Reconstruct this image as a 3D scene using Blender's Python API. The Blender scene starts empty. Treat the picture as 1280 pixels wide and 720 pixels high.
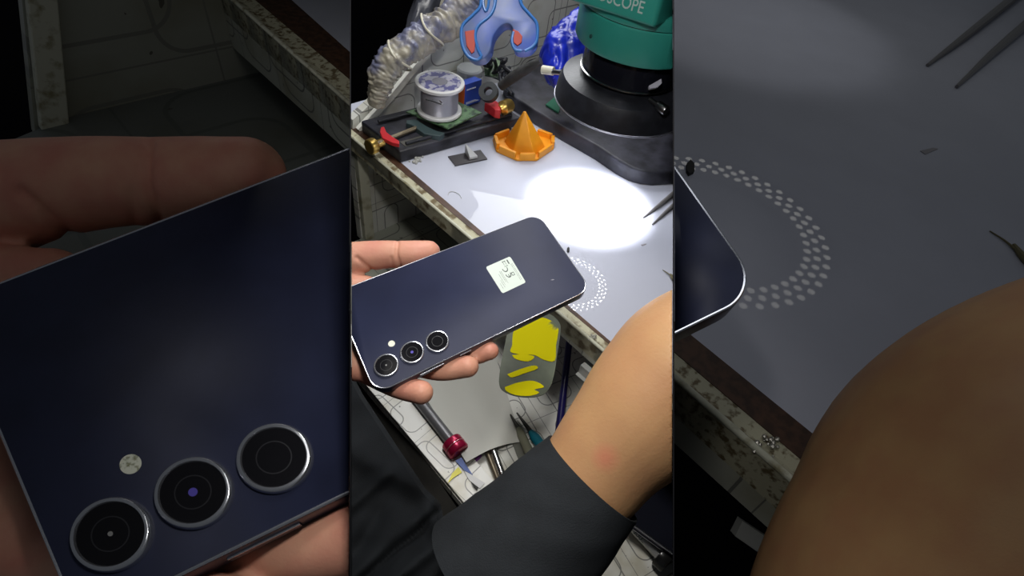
import bpy, bmesh, math, random
import numpy as np
from mathutils import Vector, Matrix, noise
random.seed(7)
scene = bpy.context.scene
COL = scene.collection
# ------------------------------------------------------------------ camera
F = 700.0
_d = np.array([-111, 666, 700.0]); _d /= np.linalg.norm(_d)
_v = np.array([-1039, -910, 700.0]); _v -= _d * (_v @ _d); _v /= np.linalg.norm(_v)
_u = -_d
R = np.array([np.cross(_v, _u), _v, _u])          # world = R @ (right, down, forward)
H = 0.40
C = np.array([0, 0, H])
cam = bpy.data.cameras.new('camera')
cam.sensor_width = 36.0
cam.lens = F / 1280 * 36.0
cam.clip_start = 0.01
camo = bpy.data.objects.new('camera', cam); COL.objects.link(camo)
M3 = Matrix([list(R[:, 0]), list(-R[:, 1]), list(-R[:, 2])]).transposed()
camo.matrix_world = Matrix.Translation(Vector(C)) @ M3.to_4x4()
scene.camera = camo
# ------------------------------------------------------------------ world, exposure
scene.view_settings.view_transform = 'Standard'
scene.view_settings.look = 'None'
scene.view_settings.exposure = 0.0
scene.view_settings.gamma = 1.0
scene.view_settings.use_curve_mapping = False
w = bpy.data.worlds.new('world'); scene.world = w; w.use_nodes = True
w.node_tree.nodes['Background'].inputs[0].default_value = (0.85, 0.92, 1.0, 1)
w.node_tree.nodes['Background'].inputs[1].default_value = 0.055

def ray(x, y): return R @ np.array([(x - 640) / F, (y - 360) / F, 1.0])

def area(name, pos, target, size, energy, color=(1, 1, 1), spread=180, shape='DISK'):
    l = bpy.data.lights.new(name, 'AREA'); l.shape = shape; l.size = size; l.energy = energy
    l.color = color; l.spread = math.radians(spread)
    o = bpy.data.objects.new(name, l); COL.objects.link(o)
    o.location = Vector(pos)
    o.rotation_euler = (Vector(target) - Vector(pos)).to_track_quat('-Z', 'Y').to_euler()
    return o

# lights: overhead room light, plus unseen fill lamps added to brighten the booths
def cp(x, y, z): return C + R @ np.array([x, y, z])
def bar_lamp(pos, target, sx, sy, energy, color):
    o = area('room_and_fill_light', pos, target, sx, energy, color, shape='RECTANGLE'); o.data.size_y = sy
    z = Vector(np.array(pos) - np.array(target)).normalized(); x = Vector(R[:, 0]); x = (x - z * x.dot(z)).normalized(); y = z.cross(x)
    o.rotation_euler = Matrix([x, y, z]).transposed().to_euler()
bar_lamp(cp(0.0, -0.54, 0.17), cp(0, 0.05, 0.42), 0.075, 0.20, 2.6, (1.0, 0.98, 0.95))
bar_lamp(cp(0.03, -0.62, 0.60), cp(0.05, 0.0, 0.62), 0.24, 0.24, 1.5, (0.96, 0.98, 1.0))  # added overhead fill for the back of the centre booth
bar_lamp(cp(0.0, -0.14, 0.07), cp(0.02, 0.14, 0.45), 0.035, 0.05, 0.85, (1.0, 0.97, 0.92))  # added low fill close to the camera, brightens front-facing surfaces
bar_lamp(cp(-0.12, -0.22, 0.10), cp(-0.25, 0.05, 0.45), 0.08, 0.08, 0.05, (1.0, 0.96, 0.90))  # added low fill for the thumb and phone at left
bar_lamp(cp(-0.40, -0.75, 0.80), cp(-0.40, -0.3, 1.3), 0.30, 0.30, 0.38, (1.0, 0.96, 0.90))  # added fill for the far bench at left
bar_lamp(cp(0.34, -0.62, 0.30), cp(0.4, 0.05, 0.8), 0.30, 0.30, 0.60, (0.95, 0.97, 1.0))  # added fill for the right booth
# ------------------------------------------------------------------ bays
KM = 3.168
class Bay:
    def __init__(s, k, sc, lo, hi, name):
        s.k, s.sc, s.name = k, sc, name
        s.planes = []
        nrm = lambda px: R @ np.array([1.0, 0, -(px - 640) / F])
        if lo is not None: s.planes.append((C + nrm(lo) / np.linalg.norm(nrm(lo)) * 0.0009, -nrm(lo)))
        if hi is not None: s.planes.append((C - nrm(hi) / np.linalg.norm(nrm(hi)) * 0.0009, nrm(hi)))
    def m(s, x, y): return 640 + (x - 640) * s.k, 360 + (y - 360) * s.k
    def ray(s, x, y): return ray(*s.m(x, y))
    def lev(s, z): return H - (H - z) * s.sc
    def Z(s, x, y, z):
        r = s.ray(x, y); return C + r * ((s.lev(z) - H) / r[2])
    def X(s, x, y, xw):
        r = s.ray(x, y); return C + r * (xw / r[0])
    def Y(s, x, y, yw):
        r = s.ray(x, y); return C + r * (yw / r[1])
    def D(s, x, y, t): return C + s.ray(x, y) * t
    def V(s, x, y, a, b):      # vertical plane through world points a and b
        n = np.cross(np.array(b) - np.array(a), [0, 0, 1.0]); r = s.ray(x, y)
        return C + r * (((np.array(a) - C) @ n) / (r @ n))
    def pl(s, x, y, p, n):
        r = s.ray(x, y); return C + r * (((p - C) @ n) / (r @ n))
CB = Bay(1.0, 1.0, 438, 842, 'centre')
LB = Bay(KM, 1.75, None, 438, 'left')
RB = Bay(KM, 1.75, 842, None, 'right')
def depth(p): return (R.T @ (np.array(p) - C))[2]
# ------------------------------------------------------------------ materials
MATS = {}
def mat(name, color, rough=0.5, metal=0.0, noise_amt=0.0, nscale=40, bump=0.0, coat=0.0, alpha=1.0,
        sss=0.0, emit=None, spec=0.5, color2=None, lo=0.4, hi=0.6, trans=0.0, bscale=None):
    if name in MATS: return MATS[name]
    m = bpy.data.materials.new(name); m.use_nodes = True
    nt = m.node_tree; b = nt.nodes['Principled BSDF']
    b.inputs['Base Color'].default_value = (*color, 1)
    b.inputs['Roughness'].default_value = rough
    b.inputs['Metallic'].default_value = metal
    b.inputs['Coat Weight'].default_value = coat
    b.inputs['Coat Roughness'].default_value = 0.03
    b.inputs['Alpha'].default_value = alpha
    b.inputs['Specular IOR Level'].default_value = spec
    b.inputs['Transmission Weight'].default_value = trans
    if sss:
        b.inputs['Subsurface Weight'].default_value = sss
        b.inputs['Subsurface Radius'].default_value = (0.006, 0.0025, 0.0015)
        b.inputs['Subsurface Scale'].default_value = 1.0
    if emit:
        b.inputs['Emission Color'].default_value = (*emit[0], 1); b.inputs['Emission Strength'].default_value = emit[1]
    tc = nt.nodes.new('ShaderNodeTexCoord')
    if color2 or noise_amt:
        n = nt.nodes.new('ShaderNodeTexNoise'); n.inputs['Scale'].default_value = nscale; n.inputs['Detail'].default_value = 6
        nt.links.new(tc.outputs['Object'], n.inputs['Vector'])
        r = nt.nodes.new('ShaderNodeValToRGB'); nt.links.new(n.outputs['Fac'], r.inputs[0])
        c2 = color2 or tuple(c * (1 - noise_amt) for c in color)
        r.color_ramp.elements[0].position = lo; r.color_ramp.elements[1].position = hi
        r.color_ramp.elements[0].color = (*c2, 1); r.color_ramp.elements[1].color = (*color, 1)
        nt.links.new(r.outputs[0], b.inputs['Base Color'])
    if bump:
        n2 = nt.nodes.new('ShaderNodeTexNoise'); n2.inputs['Scale'].default_value = bscale or nscale * 4; n2.inputs['Detail'].default_value = 5
        nt.links.new(tc.outputs['Object'], n2.inputs['Vector'])
        bp = nt.nodes.new('ShaderNodeBump'); bp.inputs['Strength'].default_value = bump; bp.inputs['Distance'].default_value = 0.002
        nt.links.new(n2.outputs['Fac'], bp.inputs['Height']); nt.links.new(bp.outputs[0], b.inputs['Normal'])
    MATS[name] = m
    return m

def laminate(name, axes, cell, base=(0.72, 0.73, 0.68), off=(0, 0), line=(0.10, 0.10, 0.10), ang=0.0):
    """white laminate printed with thin rounded-square outlines and grid lines"""
    if name in MATS: return MATS[name]
    m = bpy.data.materials.new(name); m.use_nodes = True; nt = m.node_tree; b = nt.nodes['Principled BSDF']
    b.inputs['Roughness'].default_value = 0.35
    L = nt.links.new
    def N(t, op=None, *a):
        n = nt.nodes.new(t)
        if op: n.operation = op
        for i, v in enumerate(a):
            if isinstance(v, (int, float)): n.inputs[i].default_value = v
            else: L(v, n.inputs[i])
        return n
    tc = nt.nodes.new('ShaderNodeTexCoord')
    mp = nt.nodes.new('ShaderNodeMapping'); L(tc.outputs['Object'], mp.inputs['Vector'])
    mp.inputs['Rotation'].default_value = (0, 0, ang)
    sp = nt.nodes.new('ShaderNodeSeparateXYZ'); L(mp.outputs[0], sp.inputs[0])
    ab = []
    def mm(op, *a): return N('ShaderNodeMath', op, *a).outputs[0]
    lines = []
    for layer, (c, r0, hw, wd) in enumerate(((cell, 0.16, 0.34, 0.010), (cell * 1.37, 0.10, 0.30, 0.008))):
        q = []
        for i, ax in enumerate(axes):
            t = mm('ADD', mm('DIVIDE', sp.outputs['XYZ'.index(ax)], c), off[i] + 0.37 * layer + 50)
            fr = mm('SUBTRACT', mm('FRACT', t), 0.5)
            q.append(mm('ABSOLUTE', fr))
            ab.append(fr)
            if layer == 0: lines.append(mm('LESS_THAN', mm('SUBTRACT', 0.5, mm('ABSOLUTE', fr)), wd * 0.5))
        dx = mm('MAXIMUM', mm('SUBTRACT', q[0], hw - r0), 0.0); dy = mm('MAXIMUM', mm('SUBTRACT', q[1], hw - r0), 0.0)
        dist = mm('SUBTRACT', mm('SQRT', mm('ADD', mm('MULTIPLY', dx, dx), mm('MULTIPLY', dy, dy))), r0)
        lines.append(mm('LESS_THAN', mm('ABSOLUTE', dist), wd))
    tot = lines[0]
    for l in lines[1:]: tot = mm('MAXIMUM', tot, l)
    nz = nt.nodes.new('ShaderNodeTexNoise'); nz.inputs['Scale'].default_value = 14 / cell * 0.1; nz.inputs['Detail'].default_value = 8
    L(tc.outputs['Object'], nz.inputs['Vector'])
    rp = nt.nodes.new('ShaderNodeValToRGB'); L(nz.outputs['Fac'], rp.inputs[0])
    rp.color_ramp.elements[0].position = 0.30; rp.color_ramp.elements[1].position = 0.5
    rp.color_ramp.elements[0].color = (base[0] * 0.72, base[1] * 0.68, base[2] * 0.58, 1); rp.color_ramp.elements[1].color = (*base, 1)
    # small dark specks
    vo = nt.nodes.new('ShaderNodeTexNoise'); vo.inputs['Scale'].default_value = 18 / cell * 0.5; L(tc.outputs['Object'], vo.inputs['Vector'])
    sk = mm('GREATER_THAN', vo.outputs['Fac'], 0.73)
    mx = nt.nodes.new('ShaderNodeMixRGB'); L(mm('MULTIPLY', tot, 0.75), mx.inputs[0]); L(rp.outputs[0], mx.inputs[1]); mx.inputs[2].default_value = (*line, 1)
    mx2 = nt.nodes.new('ShaderNodeMixRGB'); L(mm('MULTIPLY', sk, 0.8), mx2.inputs[0]); L(mx.outputs[0], mx2.inputs[1]); mx2.inputs[2].default_value = (0.07, 0.06, 0.05, 1)
    L(mx2.outputs[0], b.inputs['Base Color'])
    MATS[name] = m
    return m

def skin_mat(name, red_at=None, red_r=0.01, base=(0.60, 0.32, 0.185), base2=(0.52, 0.235, 0.15), sc=1.0):
    m = mat(name, base, 0.5, color2=base2, nscale=28 / sc, lo=0.35, hi=0.65, bump=0.10, bscale=500 / sc, sss=0.10, spec=0.35)
    return m
skin_hand = skin_mat('skin_of_hand', base=(0.66, 0.345, 0.235), base2=(0.60, 0.245, 0.18))
skin_arm = skin_mat('skin_of_forearm', base=(0.53, 0.30, 0.14), base2=(0.49, 0.255, 0.125))

white_board = mat('glossy_white_board', (0.53, 0.55, 0.65), 0.6, coat=0.45, noise_amt=0.04, nscale=6, spec=0.3)
brown = mat('brown_edge', (0.085, 0.038, 0.02), 0.5, noise_amt=0.5, nscale=60)
chip = mat('chipped_cream_edge', (0.52, 0.50, 0.36), 0.6, color2=(0.16, 0.12, 0.06), nscale=70, lo=0.38, hi=0.5, bump=0.5)
cream = mat('cream_edge', (0.62, 0.62, 0.50), 0.5, color2=(0.30, 0.27, 0.16), nscale=40, lo=0.3, hi=0.5)
black_plastic = mat('black_plastic', (0.022, 0.024, 0.032), 0.42, noise_amt=0.4, nscale=80, bump=0.1)
black_dusty = mat('dusty_black_metal', (0.038, 0.038, 0.052), 0.5, color2=(0.012, 0.012, 0.016), nscale=45, lo=0.35, hi=0.6, bump=0.15)
black_gloss = mat('black_gloss', (0.01, 0.011, 0.018), 0.18)
black_cloth = mat('black_cloth', (0.021, 0.024, 0.028), 0.85, noise_amt=0.25, nscale=30, bump=0.25, bscale=1200, spec=0.25)
steel = mat('steel', (0.62, 0.62, 0.62), 0.25, metal=1.0)
dark_steel = mat('dark_steel', (0.30, 0.30, 0.31), 0.3, metal=1.0)
brass = mat('brass', (0.85, 0.58, 0.16), 0.28, metal=0.9)
red_p = mat('red_anodised_metal', (0.62, 0.03, 0.04), 0.35)
orange = mat('orange_plastic', (0.85, 0.33, 0.012), 0.42, noise_amt=0.08, nscale=60)
teal = mat('teal_paint', (0.04, 0.36, 0.30), 0.33, noise_amt=0.06, nscale=20)
navy = mat('navy_phone_back', (0.022, 0.027, 0.064), 0.55, noise_amt=0.18, nscale=22, spec=0.3)
navy_m = mat('navy_phone_frame', (0.03, 0.034, 0.085), 0.3, metal=0.5)
silver_rim = mat('silver_rim', (0.62, 0.64, 0.70), 0.2, metal=0.9)
lens_glass = mat('lens_glass', (0.008, 0.008, 0.010), 0.12, spec=0.15)
sticker_m = mat('sticker_paper', (0.60, 0.68, 0.62), 0.5)
ink = mat('dark_ink', (0.06, 0.08, 0.075), 0.6)
pcb = mat('green_circuit_board', (0.10, 0.19, 0.09), 0.4, color2=(0.02, 0.045, 0.025), nscale=140, lo=0.4, hi=0.55, bump=0.3)
white_p = mat('white_plastic', (0.66, 0.66, 0.66), 0.4)
solder = mat('solder_wire', (0.58, 0.58, 0.64), 0.35, metal=0.55, bump=0.0)
plastic_film = mat('crumpled_clear_plastic', (0.42, 0.39, 0.31), 0.16, color2=(0.16, 0.17, 0.27), nscale=32, lo=.42, hi=.56, alpha=0.78, bump=1.0, bscale=160)
plastic_grey = mat('grey_translucent_plastic', (0.20, 0.21, 0.26), 0.25, alpha=0.85, noise_amt=0.4, nscale=20)
blue_p = mat('blue_plastic', (0.045, 0.10, 0.44), 0.45, color2=(0.10, 0.14, 0.29), nscale=28, lo=.35, hi=.6)
blue_edge = mat('blue_plastic_rim', (0.03, 0.15, 0.45), 0.35)
blue_bag = mat('blue_plastic_bag', (0.012, 0.03, 0.55), 0.3, noise_amt=0.5, nscale=25, bump=0.5, bscale=40)
clear = mat('clear_plastic', (0.75, 0.77, 0.78), 0.08, alpha=0.55)
yellow = mat('yellow_paint', (0.80, 0.72, 0.0), 0.4)

white_board.node_tree.nodes['Principled BSDF'].inputs['Coat Roughness'].default_value = 0.012
# ------------------------------------------------------------------ object helpers
ALL = []     # (object, bay)
def link(name, me, m, parent=None, bay=CB, smooth=True):
    if name in ('',): raise ValueError
    o = bpy.data.objects.new(name, me); COL.objects.link(o)
    if m is not None:
        if isinstance(m, (list, tuple)):
            for mm in m: me.materials.append(mm)
        else: me.materials.append(m)
    if parent is not None: o.parent = parent
    ALL.append((o, bay))
    return o
def fin(bm, name, m, parent=None, bay=CB, smooth=False, bevel=0.0, seg=2, sharp=35):
    if bevel > 0:
        bmesh.ops.recalc_face_normals(bm, faces=bm.faces)
        ed = [e for e in bm.edges if len(e.link_faces) == 2 and e.calc_face_angle(0) > math.radians(30)]
        bmesh.ops.bevel(bm, geom=ed, offset=bevel, segments=seg, affect='EDGES', profile=0.5, clamp_overlap=True)
    bmesh.ops.recalc_face_normals(bm, faces=bm.faces)
    me = bpy.data.meshes.new(name); bm.to_mesh(me); bm.free()
    if smooth:
        for p in me.polygons: p.use_smooth = True
        try: me.set_sharp_from_angle(angle=math.radians(sharp))
        except Exception: pass
    return link(name, me, m, parent, bay)
def empty(name, label, cat, bay=CB, group=None):
    o = bpy.data.objects.new(name, None); COL.objects.link(o); o.empty_display_size = 0.01
    ALL.append((o, bay)); return tag(o, label, cat, group)
def tag(o, label, cat, group=None, kind=None):
    o['label'] = label; o['category'] = cat
    if group: o['group'] = group
    if kind: o['kind'] = kind
    return o
def struct(o): o['kind'] = 'structure'; return o

def prism(bm, pts, vec):
    """closed polygon pts (3D) extruded by vec (or per-point second list)"""
    a = [bm.verts.new(Vector(p)) for p in pts]
    if isinstance(vec, list): b = [bm.verts.new(Vector(p)) for p in vec]
    else: b = [bm.verts.new(Vector(p) + Vector(vec)) for p in pts]
    n = len(a)
    f1 = bm.faces.new(a); f2 = bm.faces.new(b[::-1])
    for i in range(n):
        bm.faces.new((a[i], b[i], b[(i + 1) % n], a[(i + 1) % n]))
    return f1, f2
def box(bm, o, ax, ay, az):
    o, ax, ay, az = map(lambda t: np.array(t, float), (o, ax, ay, az))
    prism(bm, [o, o + ax, o + ax + ay, o + ay], az)
def frame_for(d):
    d = Vector(d).normalized()
    a = Vector((0, 0, 1)) if abs(d.z) < 0.9 else Vector((1, 0, 0))
    u = d.cross(a).normalized(); v = d.cross(u).normalized()
    return u, v
def catmull(P, n):
    P = [np.array(p, float) for p in P]
    Q = [2 * P[0] - P[1]] + P + [2 * P[-1] - P[-2]]
    out = []
    for i in range(1, len(Q) - 2):
        for k in range(n):
            t = k / n; a, b, c, d = Q[i - 1], Q[i], Q[i + 1], Q[i + 2]
            out.append(0.5 * ((2 * b) + (c - a) * t + (2 * a - 5 * b + 4 * c - d) * t * t + (3 * b - a - 3 * c + d) * t ** 3))
    out.append(P[-1]); return out
def tube(bm, pts, rad, seg=20, sm=1, cap=True, dome=False, rfun=None):
    pts = [np.array(p, float) for p in pts]
    if not hasattr(rad, '__len__'): rad = [rad] * len(pts)
    if sm > 1:
        Q = catmull([np.r_[p, r] for p, r in zip(pts, rad)], sm); pts = [q[:3] for q in Q]; rad = [q[3] for q in Q]
    u = None; rings = []
    for i, p in enumerate(pts):
        d = Vector(pts[min(i + 1, len(pts) - 1)] - pts[max(i - 1, 0)]).normalized()
        if u is None: u, v = frame_for(d)
        else:
            u = (u - d * u.dot(d)).normalized(); v = d.cross(u)
        ring = []
        for j in range(seg):
            a = 2 * math.pi * j / seg
            r = rad[i] * (rfun(i / (len(pts) - 1), a) if rfun else 1)
            ring.append(bm.verts.new(Vector(p) + u * math.cos(a) * r + v * math.sin(a) * r))
        rings.append(ring)
    for a, b in zip(rings, rings[1:]):
        for j in range(seg):
            bm.faces.new((a[j], a[(j + 1) % seg], b[(j + 1) % seg], b[j]))
    if cap:
        bm.faces.new(rings[0][::-1]); bm.faces.new(rings[-1])
    return rings
def lathe(bm, base, prof, seg=64, axis=(0, 0, 1), close=True):
    """prof list of (r,h)"""
    ax = Vector(axis).normalized(); u, v = frame_for(ax); base = Vector(base)
    rings = []
    for r, h in prof:
        rings.append([bm.verts.new(base + ax * h + (u * math.cos(2 * math.pi * j / seg) + v * math.sin(2 * math.pi * j / seg)) * max(r, 1e-5)) for j in range(seg)])
    for a, b in zip(rings, rings[1:]):
        for j in range(seg): bm.faces.new((a[j], a[(j + 1) % seg], b[(j + 1) % seg], b[j]))
    if close:
        bm.faces.new(rings[0][::-1]); bm.faces.new(rings[-1])
def evaluated(o):
    dg = bpy.context.evaluated_depsgraph_get()
    me = bpy.data.meshes.new_from_object(o.evaluated_get(dg)); return me
def blob(chains, voxel, smooth=6, name='blob'):
    """chains: list of lists of (point, radius); union remeshed into one smooth skin"""
    bm = bmesh.new()
    for ch in chains:
        Q = catmull([np.r_[np.array(p, float), r] for p, r in ch], 8) if len(ch) > 1 else [np.r_[ch[0][0], ch[0][1]]]
        # tube with hemispherical ends
        pts = [q[:3] for q in Q]; rs = [q[3] for q in Q]
        if len(pts) > 1:
            def ends(p, d, r):
                return [(p + d * r * math.sin(t), r * math.cos(t)) for t in np.linspace(0, math.pi / 2 * 0.98, 7)]
            d0 = pts[0] - pts[1]; d0 /= np.linalg.norm(d0); d1 = pts[-1] - pts[-2]; d1 /= np.linalg.norm(d1)
            s = ends(pts[0], d0, rs[0])[::-1]; e = ends(pts[-1], d1, rs[-1])
            P = [a for a, _ in s] + pts[1:-1] + [a for a, _ in e]; RR = [b for _, b in s] + rs[1:-1] + [b for _, b in e]
            tube(bm, P, RR, 28)
        else:
            bmesh.ops.create_uvsphere(bm, u_segments=24, v_segments=16, radius=rs[0], matrix=Matrix.Translation(Vector(pts[0])))
    bmesh.ops.recalc_face_normals(bm, faces=bm.faces)
    me = bpy.data.meshes.new(name); bm.to_mesh(me); bm.free()
    o = bpy.data.objects.new('tmp', me); COL.objects.link(o)
    md = o.modifiers.new('r', 'REMESH'); md.mode = 'VOXEL'; md.voxel_size = voxel; md.use_smooth_shade = True
    sm = o.modifiers.new('s', 'SMOOTH'); sm.iterations = smooth; sm.factor = 0.6
    me2 = evaluated(o); bpy.data.objects.remove(o)
    for p in me2.polygons: p.use_smooth = True
    return me2
def text_mesh(txt, size, fn, bm, align='LEFT', bold=0.0):
    cu = bpy.data.curves.new('t', 'FONT'); cu.body = txt; cu.size = size; cu.align_x = align; cu.offset = bold
    cu.resolution_u = 3
    o = bpy.data.objects.new('t', cu); COL.objects.link(o)
    me = evaluated(o); bpy.data.objects.remove(o)
    vs = [bm.verts.new(Vector(fn(v.co.x, v.co.y))) for v in me.vertices]
    for p in me.polygons:
        try: bm.faces.new([vs[i] for i in p.vertices])
        except ValueError: pass
UP = np.array([0, 0, 1.0])

# ================================================================== SETTING
def mk_partition(px, name):  # boards added between the booths to keep their light apart
    bm = bmesh.new()
    n = R @ np.array([1.0, 0, -(px - 640) / F]); n = n / np.linalg.norm(n) * 0.0003
    q = [C + ray(px, y) * t for y, t in ((-806, 0.06), (-68, 0.18), (-60, 0.30), (1000, 0.30), (700, 1.3), (420, 2.2))] + [C + R @ np.array([(px - 640) / F * z, -1.3, z]) for z in (2.0, 0.06)]
    prism(bm, [p - n for p in q], 2 * n)
    return struct(fin(bm, name, mat('matt_black_board', (0.01, 0.01, 0.012), 0.9, spec=0.1)))
ALL_SKIP = []
for px, nm in ((438, 'added_partition_left'), (842, 'added_partition_right')):
    ALL_SKIP.append(mk_partition(px, nm))
bm = bmesh.new(); box(bm, (-1.5, -2, -1.62), (7, 0, 0), (0, 8, 0), (0, 0, 0.02))
fl = struct(fin(bm, 'floor', mat('floor_painted_dark', (0.006, 0.005, 0.007), 0.9, spec=0.05))); ALL_SKIP.append(fl)  # near-black colour stands in for the unlit dark behind the bench

# ================================================================== BENCH (all bays)
LBY = []
def bench(b, label, parts):
    t = empty('workbench', label, 'workbench', b)
    zt = 0.0
    A = [b.Z(501, 203, 0), b.Z(767, 430, 0)]
    def line(p0, p1, f, s0, s1):       # extend an authored edge line in the plane
        a, c = np.array(p0, float), np.array(p1, float)
        return [f(*(a + (c - a) * s)) for s in (s0, s1)]
    s0, s1 = -0.30, 1.9
    fz = lambda x, y: b.Z(x, y, 0)
    inv = lambda X, Y: (640 + (X - 640) / b.k, 360 + (Y - 360) / b.k)
    if b is CB: LA, LB_, LC, LD = ((501, 203), (767, 430)), ((486, 200), (764, 432)), ((471, 200), (757, 443)), ((458, 200), (748, 462))
    elif b is RB: LA, LB_, LC, LD = [(inv(*p), inv(*q)) for p, q in (((874.7, 427.5), (1045, 565.5)), ((842, 439), (1029, 597)), ((843.5, 477), (1013.6, 626)), ((842, 553), (982, 680)))]
    else: LA, LB_, LC, LD = [(inv(*p), inv(*q)) for p, q in (((364.6, 0), (437.5, 65)), ((319.5, 0), (437.5, 99)), ((288, 0), (437.5, 133.7)), ((225.7, 0), (430.6, 185.8)))]
    if b is RB: s0, s1 = -6.0, 1.9
    if b is LB: s0, s1 = -0.12, 4.0
    A = line(*LA, fz, s0, s1); B = line(*LB_, fz, s0, s1); Cc = line(*LC, fz, s0, s1)
    fv = lambda x, y: b.V(x, y, Cc[0], Cc[1])
    Dd = line(*LD, fv, s0, s1)
    far = [b.Z(1100, -40, 0), b.Z(520, 60, 0)] if b is CB else None
    e = (A[0] - A[1]); e /= np.linalg.norm(e); perp = np.cross(e, UP); perp *= np.sign(perp @ (b.Z(900, 200, 0) - A[0]))
    W = {'centre': 0.75, 'left': 2.0, 'right': 4.5}[b.name]
    u = b.sc * (1 if b is CB else 2.0)
    bm = bmesh.new(); prism(bm, [A[0], A[1], A[1] + perp * W, A[0] + perp * W], -UP * 0.02 * u)
    fin(bm, 'white_top', white_board, t, b)
    bm = bmesh.new(); prism(bm, [A[0], A[1], B[1], B[0]], -UP * 0.018 * u); fin(bm, 'edge_strip', brown, t, b)
    # chipped strip, jagged in height
    bm = bmesh.new(); n = 90; top = []; rng = random.Random(3)
    lo = -UP * 0.019 * u
    va = []; 
    for i in range(n + 1):
        s = i / n; p = B[0] * (1 - s) + B[1] * s; q = Cc[0] * (1 - s) + Cc[1] * s
        j1 = rng.uniform(0, .0013) * u; j2 = rng.uniform(0, .0016) * u; mid = p * 0.5 + q * 0.5
        va.append([bm.verts.new(p - UP * 0.0005 * u), bm.verts.new(mid - UP * (0.001 * u + j1)), bm.verts.new(q * .75 + p * .25 - UP * j2 * .5), bm.verts.new(q),
                   bm.verts.new(q + lo), bm.verts.new(p + lo)])
    for a, c in zip(va, va[1:]):
        for k in range(6): bm.faces.new((a[k], a[(k + 1) % 6], c[(k + 1) % 6], c[k]))
    bm.faces.new(va[0]); bm.faces.new(va[-1][::-1])
    fin(bm, 'chipped_edge', chip, t, b)
    bm = bmesh.new()
    out = -perp * 0.002 * u; top = [Cc[0] + UP * 0.0006 * u, Cc[1] + UP * 0.0006 * u]
    prism(bm, [top[0], top[1], Dd[1], Dd[0]], perp * 0.0035 * u)
    fin(bm, 'front_rail', laminate('patterned_laminate_rail_' + b.name, 'YZ', 0.075 * u, base=(0.50, 0.51, 0.44), off=(0.2, 0.5)), t, b)
    bm = bmesh.new(); tube(bm, [top[0] + perp * 0.0012 * u, top[1] + perp * 0.0012 * u], 0.0016 * u, 10); fin(bm, 'edge_bead', cream, t, b, smooth=True)
    # support panel at the far end, its slanted upper shelf side and the post
    yw = b.Z(445, 160, 0)[1]
    if b is LB: yw = Cc[0][1] - .02; LBY.append(yw)
    if b is RB: return t, A, perp, u
    th = 0.012 * u
    P = lambda x, y: b.Y(x, y, yw)
    bm = bmesh.new()
    outl = [(441, 170), (441, 150), (484, 112), (512, 78), (536, 50), (556, 14), (570, -40), (760, -40), (760, 130), (640, 240), (560, 300), (464, 312), (452, 300), (446, 240)]
    prism(bm, [P(*q) for q in outl], np.array([0, th, 0]))
    fin(bm, 'end_panel', laminate('patterned_laminate_panel_' + b.name, 'XZ', 0.085 * u * (1 if b is CB else 1.9), base=(0.72, 0.73, 0.69) if b is CB else (0.34, 0.35, 0.30), line=(.1, .1, .1) if b is CB else (.2, .2, .18), off=(0.1, 0.3)), t, b)  # left booth gets a darker copy of the laminate, dimness painted in
    bm = bmesh.new()
    pts = [(443, 158), (484, 114), (512, 80), (537, 50), (557, 12), (572, -40)]
    c = [P(*q) - np.array([0, 0.003 * u, 0]) for q in pts]
    for a_, b_ in zip(c, c[1:]):
        d = b_ - a_; nn = np.cross(d, [0, 1, 0]); nn /= np.linalg.norm(nn); nn *= -0.0055 * u * (-1 if nn[0] < 0 else 1)
        prism(bm, [a_ + nn * 0, b_ + nn * 0, b_ - nn * 1.6, a_ - nn * 1.6], np.array([0, -0.006 * u, 0]))
    fin(bm, 'slanted_edge_trim', mat('white_laminate_edge', (0.80, 0.80, 0.74), 0.4), t, b)
    bm = bmesh.new()
    prism(bm, [P(439, 168), P(452, 168), P(464, 294), P(453, 296)], np.array([0, -0.010 * u, 0]))
    fin(bm, 'corner_post', cream, t, b, bevel=0.001 * u)
    return t, A, perp, u
bench(CB, 'white workbench with a chipped cream and brown front edge under the microscope', None)
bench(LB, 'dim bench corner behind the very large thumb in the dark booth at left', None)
bench(RB, 'dim grey-lit bench top with brown edge in the dark booth at right', None)

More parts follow.
